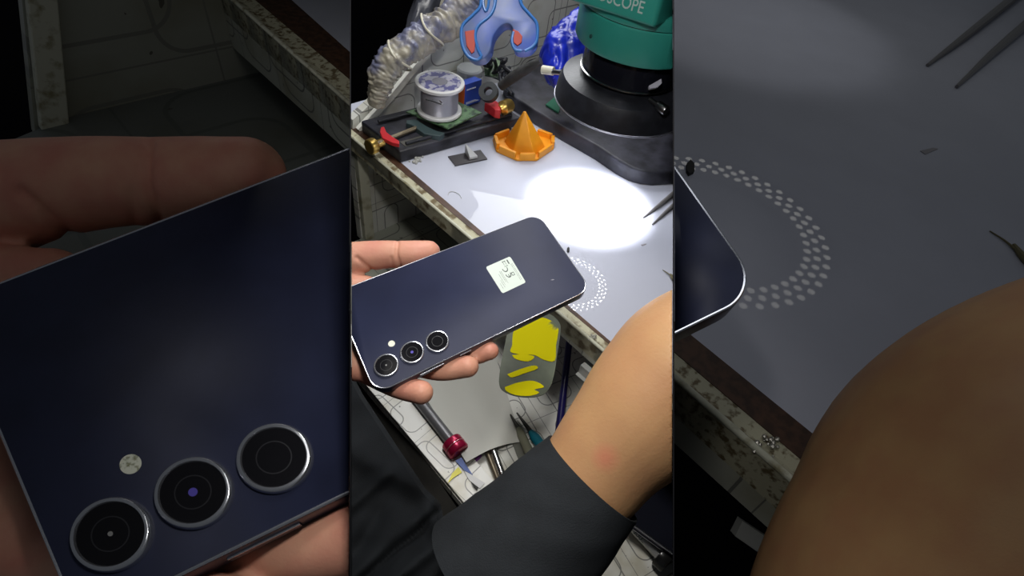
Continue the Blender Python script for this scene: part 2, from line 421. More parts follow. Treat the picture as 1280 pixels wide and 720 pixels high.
# lower shelf
def lower_shelf(b, label):
    u = b.sc * (1 if b is CB else 2.2)
    t = empty('lower_shelf', label, 'shelf', b)
    if b is CB:
        a = b.Z(478, 500, -.13); c = b.Z(570, 632, -.13); xm = 0.157
        y0, y1 = -0.12, 0.40
        bm = bmesh.new(); box(bm, (xm, y0, -.14), (0.52, 0, 0), (0, y1 - y0, 0), (0, 0, .01))
        fin(bm, 'shelf_board', laminate('patterned_laminate_shelf', 'XY', 0.060, base=(0.80, 0.80, 0.75), off=(0.1, 0.15), ang=0.25), t, b)
        zl = b.X(531, 617, xm)[2]
        I0, I1 = b.Z(478, 499, -.1305), b.Z(571, 634, -.1305); O0, O1 = b.Z(450, 497, -.152), b.Z(531, 617, -.152)
        ext = lambda p, q, t_: p + (q - p) * t_
        q4 = [ext(I0, I1, -.5), ext(I0, I1, 1.6), ext(O0, O1, 1.6), ext(O0, O1, -.5)]
        bm = bmesh.new(); tube(bm, [q4[3], q4[2]], .0009, 8); fin(bm, 'front_face_bead', mat('pale_bead', (.42, .41, .38), .35), t, b, smooth=True)
        bm = bmesh.new(); prism(bm, q4, -UP * .003)
        fin(bm, 'tilted_front_face', mat('grey_front_face', (0.075, 0.072, 0.066), 0.35, noise_amt=0.3, nscale=20), t, b)  # front face tilted into a slope so it catches more light
        # raised rim along the front
        bm = bmesh.new(); box(bm, (xm + .0005, y0, -.1299), (0.036, 0, 0), (0, y1 - y0, 0), (0, 0, .006))
        fin(bm, 'raised_rim', laminate('patterned_laminate_rim', 'XY', 0.055, base=(0.84, 0.84, 0.80), off=(0.45, 0.1), ang=-0.1), t, b, bevel=0.0006)
        # distant part of the shelf below the bench end
    return t
lower_shelf(CB, 'white patterned pull-out shelf below the bench holding tools and paper')
def rear_shelf(b, label):
    bm = bmesh.new(); u = b.sc
    yw = CB.Z(445, 160, 0)[1] if b is CB else LBY[0]
    w0 = b.Y(463, 293, yw); z = H - (H - w0[2]) / b.sc
    e0 = b.Y(560, 262, yw); back = [w0 - np.array([0, .001, 0]), np.array([e0[0] * 1.3, yw - .001, w0[2]])]
    q = [b.Z(425, 309, z), back[0], back[1], np.array([back[1][0], yw - .5 * u, w0[2]]), b.Z(425, 420, z)]
    prism(bm, q, -UP * 0.012 * u)
    o = fin(bm, 'rear_shelf', laminate('patterned_laminate_rear_' + b.name, 'XY', 0.10 * u * (1 if b is CB else 4.2), line=(.1, .1, .1) if b is CB else (.09, .1, .09), base=(0.40, 0.42, 0.36) if b is CB else (0.14, .15, .14), off=(0.2, 0.2)), None, b)  # left copy has its dimness put into a darker base colour
    tag(o, label, 'shelf')
    bm = bmesh.new(); a, c = b.Z(483, 280, z), b.Z(535, 258, z); d = c - a; n = np.cross(UP, d); n /= np.linalg.norm(n)
    prism(bm, [a, c, c + n * 0.012 * u, a + n * 0.012 * u], UP * 0.030 * u)
    o = fin(bm, 'dark_bar', black_dusty, None, b, bevel=0.001 * u)
    tag(o, label.split(' ')[0] + ' black bar lying on the lower shelf against the panel ' + ('in the centre' if b is CB else 'in the dark left booth'), 'bar')
rear_shelf(CB, 'shadowy low shelf behind the thumb, below the bench end')
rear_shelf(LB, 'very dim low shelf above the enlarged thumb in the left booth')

# ================================================================== PHONE
QP = np.array([(415.6, 365.8), (672.9, 266.8), (739.5, 361.1), (469, 493.4)])
PW, PH = 161.0, 77.0
def homog(src, dst):
    A = []; 
    for (x, y), (X, Y) in zip(src, dst):
        A += [[x, y, 1, 0, 0, 0, -X * x, -X * y], [0, 0, 0, x, y, 1, -Y * x, -Y * y]]
    h = np.linalg.solve(np.array(A, float), np.array(dst, float).ravel()); return np.r_[h, 1].reshape(3, 3)
HG = homog([(0, 0), (PW, 0), (PW, PH), (0, PH)], QP)
HI = np.linalg.inv(HG)
def ph_px(u, v): q = HG @ [u, v, 1]; return q[0] / q[2], q[1] / q[2]
def px_ph(x, y): q = HI @ [x, y, 1]; return q[0] / q[2], q[1] / q[2]
class PhonePlane:
    def __init__(s, b, p, n, mm):
        s.b, s.p, s.mm = b, np.array(p), mm; s.n = np.array(n) / np.linalg.norm(n)   # n points away from the camera
        s.mx = mm
    def at(s, x, y, off=0.0):          # authored pixel, offset (mm) behind the back plane
        return s.b.pl(x, y, s.p + s.n * off * s.mm, s.n)
    def uv(s, u, v, w=0.0):
        x, y = ph_px(u, v); return s.b.pl(x, y, s.p, s.n) + s.n * w * s.mm
camn = lambda v: R @ np.array(v)
PC = PhonePlane(CB, C + camn([-0.0323, 0.0033, 0.3845]), camn([-0.0751, 0.4978, 0.864]), 0.001)
PLft = PhonePlane(LB, C + camn([-0.0969, 0.0042, 0.4097]), camn([-0.0751, 0.4978, 0.864]), 0.001 * KM)
PRgt = PhonePlane(RB, C + camn([-0.0969, 0.0042, 0.4097]), camn([-0.0751, 0.4978, 0.864]), 0.001 * KM)

def rrect(x0, y0, x1, y1, r, n=12):
    out = []
    for cx, cy, a0 in ((x1 - r, y0 + r, -90), (x1 - r, y1 - r, 0), (x0 + r, y1 - r, 90), (x0 + r, y0 + r, 180)):
        for i in range(n + 1):
            a = math.radians(a0 + 90 * i / n); out.append((cx + r * math.cos(a), cy + r * math.sin(a)))
    return out
def phone(pp, label, lenses=True, sticker=True):
    b = pp.b
    t = empty('smartphone', label, 'smartphone', b)
    def rings(spec, name, m, cap0=True, cap1=True, sh=40):
        bm = bmesh.new(); rs = []
        for ins, w in spec:
            rs.append([bm.verts.new(Vector(pp.uv(x, y, w))) for x, y in rrect(ins, ins, PW - ins, PH - ins, 10.5 - ins * .9)])
        n = len(rs[0])
        for a, c in zip(rs, rs[1:]):
            for j in range(n): bm.faces.new((a[j], a[(j + 1) % n], c[(j + 1) % n], c[j]))
        if cap0: bm.faces.new(rs[0])
        if cap1: bm.faces.new(rs[-1][::-1])
        return fin(bm, name, m, t, b, smooth=True, sharp=sh)
    rings([(0.75, 0.0), (0.75, 1.0)], 'back_panel', navy)
    rings([(0.78, 0.12), (0.35, 0.0), (0.05, 0.25), (0.05, 0.5)], 'edge_highlight_rim', silver_rim, False, False)  # thin edge highlight built in as a bright silver chamfer
    rings([(0.0, 0.45), (-0.1, 1.2), (-0.1, 6.8), (0.0, 7.4)], 'metal_frame', navy_m, False, False)
    rings([(0.2, 7.2), (1.2, 8.2)], 'screen', black_gloss)
    # cameras
    if lenses:
        for i, (x, y) in enumerate(((483.0, 457.3), (515.2, 441.0), (546.8, 427.4))):
            cu, cv = px_ph(x, y)
            cu += 0; rad = 7.3
            def circ(r, w, n=48): return [pp.uv(cu + r * math.cos(2 * math.pi * k / n), cv + r * math.sin(2 * math.pi * k / n), w) for k in range(n)]
            bm = bmesh.new(); prof = [(rad + .35, 0.0), (rad + .3, -0.9), (rad, -1.5), (rad - .25, -1.65), (rad - .75, -1.65), (rad - 1.0, -1.3), (rad - 1.0, 0.0)]
            rs = [[bm.verts.new(Vector(p)) for p in circ(r, w_)] for r, w_ in prof]
            for a, c in zip(rs, rs[1:]):
                for j in range(48): bm.faces.new((a[j], a[(j + 1) % 48], c[(j + 1) % 48], c[j]))
            ring = fin(bm, 'camera_lens', silver_rim, t, b, smooth=True, sharp=50)
            bm = bmesh.new(); a = [bm.verts.new(Vector(p)) for p in circ(rad - .95, -1.25)]; c_ = [bm.verts.new(Vector(p)) for p in circ(rad - .95, -0.2)]
            bm.faces.new(a); bm.faces.new(c_[::-1])
            for j in range(48): bm.faces.new((a[j], a[(j + 1) % 48], c_[(j + 1) % 48], c_[j]))
            gl = fin(bm, 'lens_glass', lens_glass, ring, b)
            bm = bmesh.new()
            for r0, w0 in ((3.6, -1.262),):
                a = [bm.verts.new(Vector(p)) for p in circ(r0, w0)]; c_ = [bm.verts.new(Vector(p)) for p in circ(r0 - .25, w0 - .004)]
                for j in range(48): bm.faces.new((a[j], a[(j + 1) % 48], c_[(j + 1) % 48], c_[j]))
            fin(bm, 'inner_ring', mat('lens_inner_ring', (0.02, 0.02, 0.024), 0.3), ring, b)
            if i < 2:
                bm = bmesh.new(); a = [bm.verts.new(Vector(p)) for p in circ(0.9 if i else .5, -1.27, 48)]; bm.faces.new(a)
                fin(bm, 'lens_iris', mat('violet_lens_coating', (0.10, 0.08, 0.42), 0.2) if i else mat('grey_lens_coating', (0.25, 0.25, 0.25), 0.2), ring, b)
        cu, cv = px_ph(489.5, 429.5)
        bm = bmesh.new(); n = 28
        a = [bm.verts.new(Vector(pp.uv(cu + 2.1 * math.cos(2 * math.pi * k / n), cv + 2.1 * math.sin(2 * math.pi * k / n), -0.08))) for k in range(n)]
        bm.faces.new(a); r2 = [bm.verts.new(Vector(pp.uv(cu + 2.2 * math.cos(2 * math.pi * k / n), cv + 2.2 * math.sin(2 * math.pi * k / n), 0.2))) for k in range(n)]
        for j in range(n): bm.faces.new((a[j], a[(j + 1) % n], r2[(j + 1) % n], r2[j]))
        fl_ = fin(bm, 'camera_flash', mat('pale_flash', (0.78, 0.80, 0.68), 0.3, color2=(0.25, 0.26, 0.14), nscale=300, lo=.35, hi=.5), t, b)
        # side buttons along the lower long edge (v = PH)
        for (x0, x1, nm) in ((531, 560, 'volume_button'), (580, 594, 'power_button')):
            u0 = px_ph(x0, 481.7 - .489 * (x0 - 493))[0] - 3; u1 = px_ph(x1, 481.7 - .489 * (x1 - 493))[0] - 3
            bm = bmesh.new()
            prism(bm, [pp.uv(u0, PH - .1, 2.6), pp.uv(u1, PH - .1, 2.6), pp.uv(u1, PH - .1, 5.0), pp.uv(u0, PH - .1, 5.0)],
                  [pp.uv(u0, PH + .55, 2.7), pp.uv(u1, PH + .55, 2.7), pp.uv(u1, PH + .55, 4.9), pp.uv(u0, PH + .55, 4.9)])
            bb = fin(bm, nm, navy_m, t, b)
            bm = bmesh.new()
            prism(bm, [pp.uv(u0, PH, 2.5), pp.uv(u1, PH, 2.5), pp.uv(u1, PH, 2.9), pp.uv(u0, PH, 2.9)],
                  [pp.uv(u0, PH + .62, 2.5), pp.uv(u1, PH + .62, 2.5), pp.uv(u1, PH + .62, 2.9), pp.uv(u0, PH + .62, 2.9)])
            fin(bm, 'button_edge', silver_rim, bb, b)
    if sticker:
        cs = [px_ph(*q) for q in ((607, 334), (637.5, 320.5), (657.5, 353), (628, 367))]
        H2 = homog([(0, 0), (20, 0), (20, 17), (0, 17)], cs)
        def S(x, y, w=-0.12): q = H2 @ [x, y, 1]; return pp.uv(q[0] / q[2], q[1] / q[2], w)
        bm = bmesh.new(); o_ = rrect(0, 0, 20, 17, 1.2, 5)
        prism(bm, [S(x, y, 0.02) for x, y in o_], [S(x, y, -0.1) for x, y in o_])
        st = fin(bm, 'paper_sticker', sticker_m, t, b)
        bm = bmesh.new()
        # local frame: text runs along -y direction of the sticker (rotated); build marks
        def bar(x0, y0, x1, y1): bm.faces.new([bm.verts.new(Vector(S(x, y))) for x, y in ((x0, y0), (x1, y0), (x1, y1), (x0, y1))])
        rr = random.Random(5)
        for x, y0, y1 in ((7.0, 5.2, 12), (8.0, 5.5, 13), (5.4, 6.5, 13.5), (4.2, 10, 14.5), (2.6, 11.5, 15)):
            y = y0
            while y < y1:
                l = rr.uniform(.3, .8); bar(x - .14, y, x + .14, min(y + l, y1)); y += l + .25
        for x in (17.4, 18.4):
            y = 4
            while y < 14: l = rr.uniform(.4, .9); bar(x - .14, y, x + .14, y + l); y += l + .3
        def arc(cx, cy, r0, r1, a0, a1, n=10):
            for k in range(n):
                aa = [math.radians(a0 + (a1 - a0) * (k + j) / n) for j in (0, 1)]
                bm.faces.new([bm.verts.new(Vector(S(cx + r * math.cos(a), cy + r * math.sin(a)))) for r, a in ((r0, aa[0]), (r1, aa[0]), (r1, aa[1]), (r0, aa[1]))])
        # CE mark (reading rotated on the sticker)
        arc(11.6, 5.0, 1.5, 2.1, -10, 190); arc(11.6, 8.6, 1.5, 2.1, -10, 190); bar(11.35, 8.6, 11.85, 10.5)
        # crossed-out bin
        bar(12.2, 1.0, 15, 1.4); bar(12.6, 1.4, 12.9, 3.4); bar(14.2, 1.4, 14.5, 3.4); bar(12.2, 3.9, 15, 4.2); bar(16, 1, 16.9, 3.6)
        # shield-like approval symbols
        bar(13.8, 8.5, 16.0, 8.9); bar(13.8, 10.1, 16.0, 10.5); bar(13.8, 8.5, 14.2, 10.5); bar(15.6, 8.5, 16, 10.5)
        fin(bm, 'printed_marks', ink, st, b)
        bm = bmesh.new(); q = px_ph(689, 350.5); c_ = px_ph(693, 352)
        prism(bm, [pp.uv(q[0] - .3, q[1] - .5, -.05), pp.uv(q[0] + 1.6, q[1] - .2, -.05), pp.uv(q[0] + 2.6, q[1] + .6, -.05), pp.uv(q[0] + .8, q[1] + .4, -.05)], pp.n * -.0001)
        fin(bm, 'dust_fleck', mat('grey_dust', (0.30, 0.30, 0.36), .8), t, b)
    return t
phone(PC, 'dark navy smartphone with triple cameras and paper sticker, held over the workbench')
phone(PLft, 'huge dim dark blue phone back with three ringed camera lenses filling the left booth', True, False)
phone(PRgt, 'rounded dark phone corner jutting into the right booth', False, False)

# ================================================================== PERSON : hands, arm, clothes
def handmesh(pp, vox):
    b = pp.b; k = pp.mm / 0.001
    def c(*L):
        out = []
        for x, y, off, r in L:
            p = pp.at(x, y, off); rr = r * b.k / F * depth(p); out.append((p, rr))
        return out
    ch = [c((385, 345, 16, 33), (420, 330, 14, 26), (450, 322, 11, 20.5), (478, 318.5, 9, 18), (498, 318, 8.5, 17.2), (520, 317.5, 8, 17), (535.5, 315.5, 8, 15)),
          c((400, 372, 18, 30), (436, 362, 18, 20), (458, 358, 18, 14)),
          c((380, 390, 30, 42), (420, 420, 30, 36), (436, 444, 28, 30), (447, 457, 24, 20)),
          c((385, 400, 30, 40), (450, 390, 34, 36), (520, 395, 34, 22)),
          c((470, 405, 32, 20), (540, 425, 28, 15), (585, 443, 17, 13), (612, 438.5, 9, 11.8)),
          c((450, 430, 32, 22), (505, 450, 28, 16), (548, 462, 16, 14), (584.5, 458, 9, 14.2)),
          c((430, 440, 32, 24), (460, 462, 28, 18), (495, 482, 15, 15), (526.5, 490.5, 9, 15.3))]
    me = blob(ch, vox * k, 5, 'hand')
    # creases: thumb joint and the fold between thumb and palm
    cr = []
    for px, sg, dep in ((((497, 303), (496, 318), (501, 334)), 1.1, 1.5), (((446, 322), (458, 333), (468, 341)), 1.6, 1.4), (((489, 322), (491, 334)), 1.0, .6)):
        for q in catmull([np.array(p, float) for p in px], 12): cr.append((pp.at(q[0], q[1], 0), sg * k * .001, dep * k * .001))
    cam_pts = np.array([(R.T @ (p - C)) for p, _, _ in cr]); cp = cam_pts[:, :2] / cam_pts[:, 2:]
    n = len(me.vertices); co = np.empty(n * 3); me.vertices.foreach_get('co', co); co = co.reshape(-1, 3)
    no = np.array([v.normal[:] for v in me.vertices])
    q = (co - C) @ R; a = q[:, :2] / q[:, 2:]
    disp = np.zeros(n)
    for (p, sg, dep), c2 in zip(cr, cp):
        dd = np.hypot(a[:, 0] - c2[0], a[:, 1] - c2[1]) * q[:, 2]
        disp = np.maximum(disp, dep * np.exp(-(dd / sg) ** 2))
    me.vertices.foreach_set('co', (co - no * disp[:, None]).ravel()); me.update()
    return me
def armmesh(b, dd, vox):
    k = b.k
    pts = [(640, 700, 70), (700, 635, 68), (736, 598, 67), (764, 562, 72), (793, 530, 81), (826, 491, 88), (866, 458, 97), (930, 440, 104), (1000, 430, 106), (1060, 424, 100)]
    if b is RB: pts = [(751, 600, 56), (772, 566, 62), (799, 534, 74), (829, 494, 85)] + pts[6:]
    ch = []
    for x, y, r in pts:
        p = b.D(x, y, dd); ch.append((p, r * b.k / F * dd))
    me = blob([ch], vox, 6, 'arm')
    return me
def person(b, pp, label, hand=True, arm=True):
    t = empty('person', label, 'person', b)
    bm = bmesh.new(); mats = [skin_hand, skin_arm]
    if hand:
        me = handmesh(pp, 0.0011); bm.from_mesh(me)
        for f in bm.faces: f.material_index = 0
    nf = len(bm.faces)
    if arm:
        me = armmesh(b, 0.355 if b is CB else 0.52, 0.0022 if b is CB else 0.008); bm.from_mesh(me)
        bm.faces.ensure_lookup_table()
        for f in bm.faces[nf:]: f.material_index = 1
    me = bpy.data.meshes.new('body'); bm.to_mesh(me); bm.free()
    for p in me.polygons: p.use_smooth = True
    return t, link('body', me, mats, t, b)
pc, body_c = person(CB, PC, 'person in a black jacket holding the navy phone in one hand, other forearm reaching across')
pl_, body_l = person(LB, PLft, 'enlarged hand of a person, thumb along the top of the huge dim phone', True, False)
pr_, body_r = person(RB, PRgt, 'blurred bare forearm of a person reaching across the dim bench at far right', False, True)
# small reddish mark on the forearm : material of the arm
def add_spot(m, pos, r, col):
    nt = m.node_tree; b = nt.nodes['Principled BSDF']
    src = b.inputs['Base Color'].links[0].from_socket
    g = nt.nodes.new('ShaderNodeNewGeometry'); d = nt.nodes.new('ShaderNodeVectorMath'); d.operation = 'DISTANCE'
    nt.links.new(g.outputs['Position'], d.inputs[0]); d.inputs[1].default_value = pos
    mr = nt.nodes.new('ShaderNodeMapRange'); mr.inputs[1].default_value = r * .2; mr.inputs[2].default_value = r; mr.inputs[3].default_value = .5; mr.inputs[4].default_value = 0
    nt.links.new(d.outputs['Value'], mr.inputs[0]); mx = nt.nodes.new('ShaderNodeMixRGB'); mx.inputs[2].default_value = (*col, 1)
    nt.links.new(mr.outputs[0], mx.inputs[0]); nt.links.new(src, mx.inputs[1]); nt.links.new(mx.outputs[0], b.inputs['Base Color'])
add_spot(skin_arm, tuple(CB.D(757, 572, 0.355 - 0.034)), 0.010, (0.60, 0.16, 0.11))

# sleeve
def sleeve():
    b = CB; dd = 0.355
    L = [(740, 596, 72.5), (715, 624, 79), (685, 656, 85), (648, 695, 93), (613, 731, 100)]
    pts = [b.D(x, y, dd) for x, y, r in L]; rs = [r / F * dd for x, y, r in L]
    bm = bmesh.new()
    rr = tube(bm, pts, rs, 72, sm=8, cap=False, rfun=lambda s, a: 1 + 0.010 * math.sin(3 * a + s * 9) * min(1, s * 4) + 0.006 * math.sin(7 * a - s * 23) * min(1, s * 4))
    bmesh.ops.recalc_face_normals(bm, faces=bm.faces)
    # inner lining
    inner = bmesh.ops.duplicate(bm, geom=bm.verts[:] + bm.edges[:] + bm.faces[:])
    vmap = {}
    for o_, n_ in inner['vert_map'].items():
        if isinstance(o_, bmesh.types.BMVert) : pass
    bm.normal_update()
    newv = [g for g in inner['geom'] if isinstance(g, bmesh.types.BMVert)]
    ctr = [Vector(p) for p in catmull(pts, 8)]
    for v in newv:
        c = min(ctr, key=lambda q: (q - v.co).length); v.co = c + (v.co - c) * 0.965
    bm.verts.ensure_lookup_table()
    n = len(rr[0]); tot = len(rr) * n
    for j in range(n):
        try: bm.faces.new((bm.verts[j], bm.verts[(j + 1) % n], bm.verts[tot + (j + 1) % n], bm.verts[tot + j]))
        except Exception: pass
    return bm
sl = fin(sleeve(), 'jacket_sleeve', black_cloth, pc, CB, smooth=True, sharp=60)
# jacket front, folds
def torso():
    b = CB; bm = bmesh.new(); NY, NX = 90, 70
    def xr(y):
        P = [(470, 436), (497, 450), (617, 529), (636, 549), (655, 552), (690, 575), (760, 640)]
        for (y0, x0), (y1, x1) in zip(P, P[1:]):
            if y <= y1: return x0 + (x1 - x0) * (y - y0) / (y1 - y0)
        return 640
    folds = [((438, 632), (475, 600), 9, .010), ((455, 725), (550, 640), 8, -.016), ((480, 735), (562, 668), 10, .014), ((430, 560), (520, 605), 16, .008), ((440, 700), (470, 650), 12, -.008), ((548, 660), (590, 740), 10, .012), ((500, 690), (520, 660), 9, .006)]
    g = []
    for i in range(NY):
        y = 474 + (770 - 474) * i / (NY - 1); row = []
        for j in range(NX):
            x = 425 + (xr(y) - 425) * j / (NX - 1)
            t = 0.56 - 0.14 * (y - 474) / 296
            for (a, c, w, h) in folds:
                a = np.array(a, float); c = np.array(c, float); d = c - a; L = np.linalg.norm(d); d /= L
                q = np.array([x, y]) - a; s = q @ d; e = abs(q[0] * d[1] - q[1] * d[0]); o_ = max(0, -s, s - L)
                t -= h * math.exp(-(e / w) ** 2 - (o_ / 25) ** 2)
            t += 0.004 * noise.noise(Vector((x * .02, y * .03, 0)))
            row.append(b.D(x, y, t))
        g.append(row)
    va = [[bm.verts.new(Vector(p)) for p in r] for r in g]
    back = [[bm.verts.new(Vector(p + R @ np.array([0, 0, .012]))) for p in r] for r in g]
    for A_ in (va, back):
        for i in range(NY - 1):
            for j in range(NX - 1): bm.faces.new((A_[i][j], A_[i][j + 1], A_[i + 1][j + 1], A_[i + 1][j]))
    for i in range(NY - 1):
        for j in (0, NX - 1): bm.faces.new((va[i][j], va[i + 1][j], back[i + 1][j], back[i][j]))
    for j in range(NX - 1):
        for i in (0, NY - 1): bm.faces.new((va[i][j], va[i][j + 1], back[i][j + 1], back[i][j]))
    return bm
fin(torso(), 'jacket_front', black_cloth, pc, CB, smooth=True, sharp=70)

# ================================================================== TWEEZERS ON THE BENCH
def tweezers(b, label):
    u = 1.35 if b is CB else 9.0
    t = empty('tweezers', label, 'tweezers', b)
    for (p0, p1, p2, nm) in (((804, 272), (826, 255), (862, 226), 'prong'), ((815.5, 280.5), (838, 260), (872, 232), 'prong')):
        zs = (.001, .0025, .005) if b is CB else (.0034, .0102, .0185)
        a = b.Z(*p0, zs[0]); c = b.Z(*p1, zs[1]); e = b.Z(*p2, zs[2])
        bm = bmesh.new(); tube(bm, [a, c, e], [.0006 * u, .0019 * u, .0034 * u], 8, sm=4, rfun=lambda s, an: 1)
        fin(bm, nm, mat('tweezer_steel', (0.26, 0.25, 0.25), 0.4, metal=0.6), t, b, smooth=True)
tweezers(CB, 'steel tweezers lying with sharp tips toward the bright light spot')
tweezers(RB, 'large blurry steel tweezers pointing down from the top right corner')

# specks and scraps on the bench
def flake(b, pts, m, name, label, cat, h=.0008, z=0.0002):
    bm = bmesh.new(); prism(bm, [b.Z(x, y, z) for x, y in pts], UP * h * (1 if b is CB else 3.5))
    return tag(fin(bm, name, m, None, b), label, cat)
dk = mat('dark_crumb_and_gap', (0.02, 0.02, 0.02), .7); olive = mat('olive_wire', (0.16, 0.14, 0.07), .6)
for b, w_ in ((CB, 'beside the dot ring on the bench'), (RB, 'beside the phone corner in the dim right booth')):
    flake(b, [(708.5, 312), (710, 310.5), (711.5, 312), (711.5, 315), (709.5, 316), (708.6, 314.5)], dk, 'black_crumb', 'tiny black crumb ' + w_, 'crumb', .0025)
    flake(b, [(801, 306), (806, 304.8), (808, 305.2), (803, 307.4)], mat('grey_scrap', (.34, .33, .36), .7), 'grey_scrap', 'faint grey scrap ' + ('right of the bright spot on the white bench' if b is CB else 'on the dim bench under the large tweezers'), 'scrap', .0004)
    bm = bmesh.new(); u = 1 if b is CB else 3.6
    tube(bm, [b.Z(828.5, 337.5, .001), b.Z(834, 341, .002), b.Z(839, 345, .003)], [.0004 * u, .0006 * u, .0008 * u], 8, sm=3)
    tube(bm, [b.Z(838, 343, .003), b.Z(842, 348, .004), b.Z(850, 356, .004)], [.0012 * u, .0022 * u, .0024 * u], 8, sm=3)
    tag(fin(bm, 'thin_wire', olive, None, b, smooth=True), 'short olive wire tip at the edge ' + ('of the bright bench above the forearm' if b is CB else 'of the dim booth above the dark forearm'), 'wire')

# ================================================================== MICROSCOPE
FOOT = CB.Z(739, 257, 0)
def zfor(p, ytar):
    lo_, hi_ = 0.0, 0.35
    for _ in range(40):
        mid = (lo_ + hi_) / 2; c = R.T @ (p + UP * mid - C); y = 360 + F * c[1] / c[2]
        if y > ytar: lo_ = mid
        else: hi_ = mid
    return lo_
def microscope():
    t = empty('microscope', 'teal stereo microscope with black ring light standing over the white bench', 'microscope')
    z = lambda y: zfor(FOOT, y)
    zb, zt = z(128), z(98)
    bm = bmesh.new()
    lathe(bm, FOOT, [(0.040, zb + .004), (0.052, zb + .0005), (0.0640, zb), (0.0665, zb + .002), (0.0650, zt - .008), (0.062, zt - .001), (0.052, zt + .002), (0.044, zt + .004), (0.040, zt + .004)], 96, close=False)
    rl = fin(bm, 'ring_light', black_plastic, t, smooth=True, sharp=40)
    bm = bmesh.new(); tube(bm, [FOOT + np.array([math.cos(a), math.sin(a), 0]) * 0.0668 + UP * (zb + .001) for a in np.linspace(0, 2 * math.pi, 97)], .0006, 6); 
    fin(bm, 'bright_lower_edge', mat('worn_metal_edge', (.35, .35, .40), .3, metal=.8), rl, smooth=True)
    # LEDs, underside
    bm = bmesh.new()
    for k in range(3):
        r = 0.0405 + k * 0.0044; n = 36
        for i in range(n):
            a = 2 * math.pi * (i + .5 * (k % 2)) / n
            c = FOOT + np.array([math.cos(a) * r, math.sin(a) * r, zb - .0004])
            bmesh.ops.create_circle(bm, cap_ends=True, segments=8, radius=.00125, matrix=Matrix.Translation(Vector(c)))
    fin(bm, 'led_dots', mat('lit_led', (1, 1, 1), .5, emit=((0.95, 0.97, 1.0), 90)), rl)['kind'] = 'stuff'
    bm = bmesh.new(); lathe(bm, FOOT, [(0.0365, zb + .001), (0.0365, zb + .0003), (0.0530, zb + .0003), (0.0530, zb + .001)], 64, close=False)
    fin(bm, 'led_board', mat('led_board', (.02, .02, .02), .6), rl)
    # lens barrel
    z1, z2 = z(84), z(58)
    bm = bmesh.new(); lathe(bm, FOOT, [(0.030, zb + .012), (0.030, z1 - .004), (0.0455, z1 - .003), (0.0460, z1), (0.0460, z2 + .004), (0.036, z2 + .004)], 80)
    lb = fin(bm, 'lens_barrel', black_gloss, t, smooth=True, sharp=40)
    for zz in (z1 - .003,):
        bm = bmesh.new(); lathe(bm, FOOT, [(0.0458, zz - .001), (0.0472, zz - .0005), (0.0472, zz + .0005), (0.0462, zz + .001)], 80, close=False)
        fin(bm, 'silver_band', steel, lb, smooth=True)
    z3, z4 = z(52), z(8)
    bm = bmesh.new(); lathe(bm, FOOT, [(0.045, z3 - .001), (0.0560, z3), (0.0580, z3 + .003), (0.0585, z4 - .0012), (0.0575, z4)], 96)
    ho = fin(bm, 'lower_housing', teal, t, smooth=True, sharp=40)
    bm = bmesh.new(); c = ray(738, 45); c = C + c * 0.0
    # set screw on the housing
    rr_ = ray(738.5, 45.5); fx = FOOT[:2]
    A_ = rr_[0] ** 2 + rr_[1] ** 2; B_ = -2 * (rr_[0] * fx[0] + rr_[1] * fx[1]); C_ = fx @ fx - .0584 ** 2
    tt = (-B_ - math.sqrt(max(B_ * B_ - 4 * A_ * C_, 0))) / (2 * A_); sp = C + rr_ * tt
    nn = np.array([sp[0] - fx[0], sp[1] - fx[1], 0]); nn /= np.linalg.norm(nn)
    lathe(bm, sp - nn * .002, [(0.0016, 0), (0.0016, .0023), (0.0009, .0023), (0.0008, .0012)], 16, axis=nn)
    fin(bm, 'set_screw', dark_steel, ho)
    bm = bmesh.new(); lathe(bm, FOOT, [(0.0572, z4 - .0005), (0.0572, z4 + .0012), (0.057, z4 + .0012)], 96); fin(bm, 'dark_seam', black_gloss, t)
    bm = bmesh.new(); lathe(bm, FOOT, [(0.0585, z4 + .001), (0.0600, z4 + .004), (0.0605, z4 + .012), (0.050, z4 + .014)], 96)
    fin(bm, 'upper_collar', teal, t, smooth=True, sharp=40)
    # head block
    zh = z4 + .0085
    P1, P2, P3 = CB.Z(817, 36, zh), CB.Z(722, 4.5, zh), CB.Z(862, 17, zh)
    P1, P2, P3 = (np.array(q) for q in (P1, P2, P3))
    d2 = P2 - P1; P2e = P1 + d2 * 1.25; d3 = P3 - P1; P3e = P1 + d3 * 1.9
    bm = bmesh.new(); prism(bm, [P1, P2e, P2e + (P3e - P1), P3e], UP * .09)
    fin(bm, 'head_block', teal, t, bevel=0.0035, seg=4, smooth=True, sharp=50)
    # lettering along the face P1-P2 : ...OSCOPE, E ends near (802, 14)
    nrm = np.cross(d2, UP); nrm /= np.linalg.norm(nrm); nrm *= -1 if nrm @ (P3 - P1) > 0 else 1
    e = -d2 / np.linalg.norm(d2)
    E_ = CB.V(803.5, 17.5, P1, P2) + nrm * .0006
    bm = bmesh.new(); text_mesh('MICROSCOPE', 0.0132, lambda x, y: E_ + e * x * 0.80 + UP * y, bm, 'RIGHT', 0.0001)
    fin(bm, 'lettering', mat('pale_lettering', (0.42, 0.55, 0.53), .5), t)
    # curved grip on the right face
    bm = bmesh.new(); tube(bm, [CB.D(x, y, depth(P3) - .008) for x, y in ((836, -6), (837, 8), (843, 18), (852, 22))], .0022, 12, sm=4); fin(bm, 'side_grip', mat('pale_teal', (0.12, 0.42, 0.38), .3), t, smooth=True)
    # heavy base on the bench
    hb = .021
    out = [(628, 118), (640, 138), (668, 156), (695, 172), (742, 199), (768, 217), (785, 226.5), (800, 231), (815, 232.5), (842, 231), (880, 226), (930, 120), (800, 60), (690, 62)]
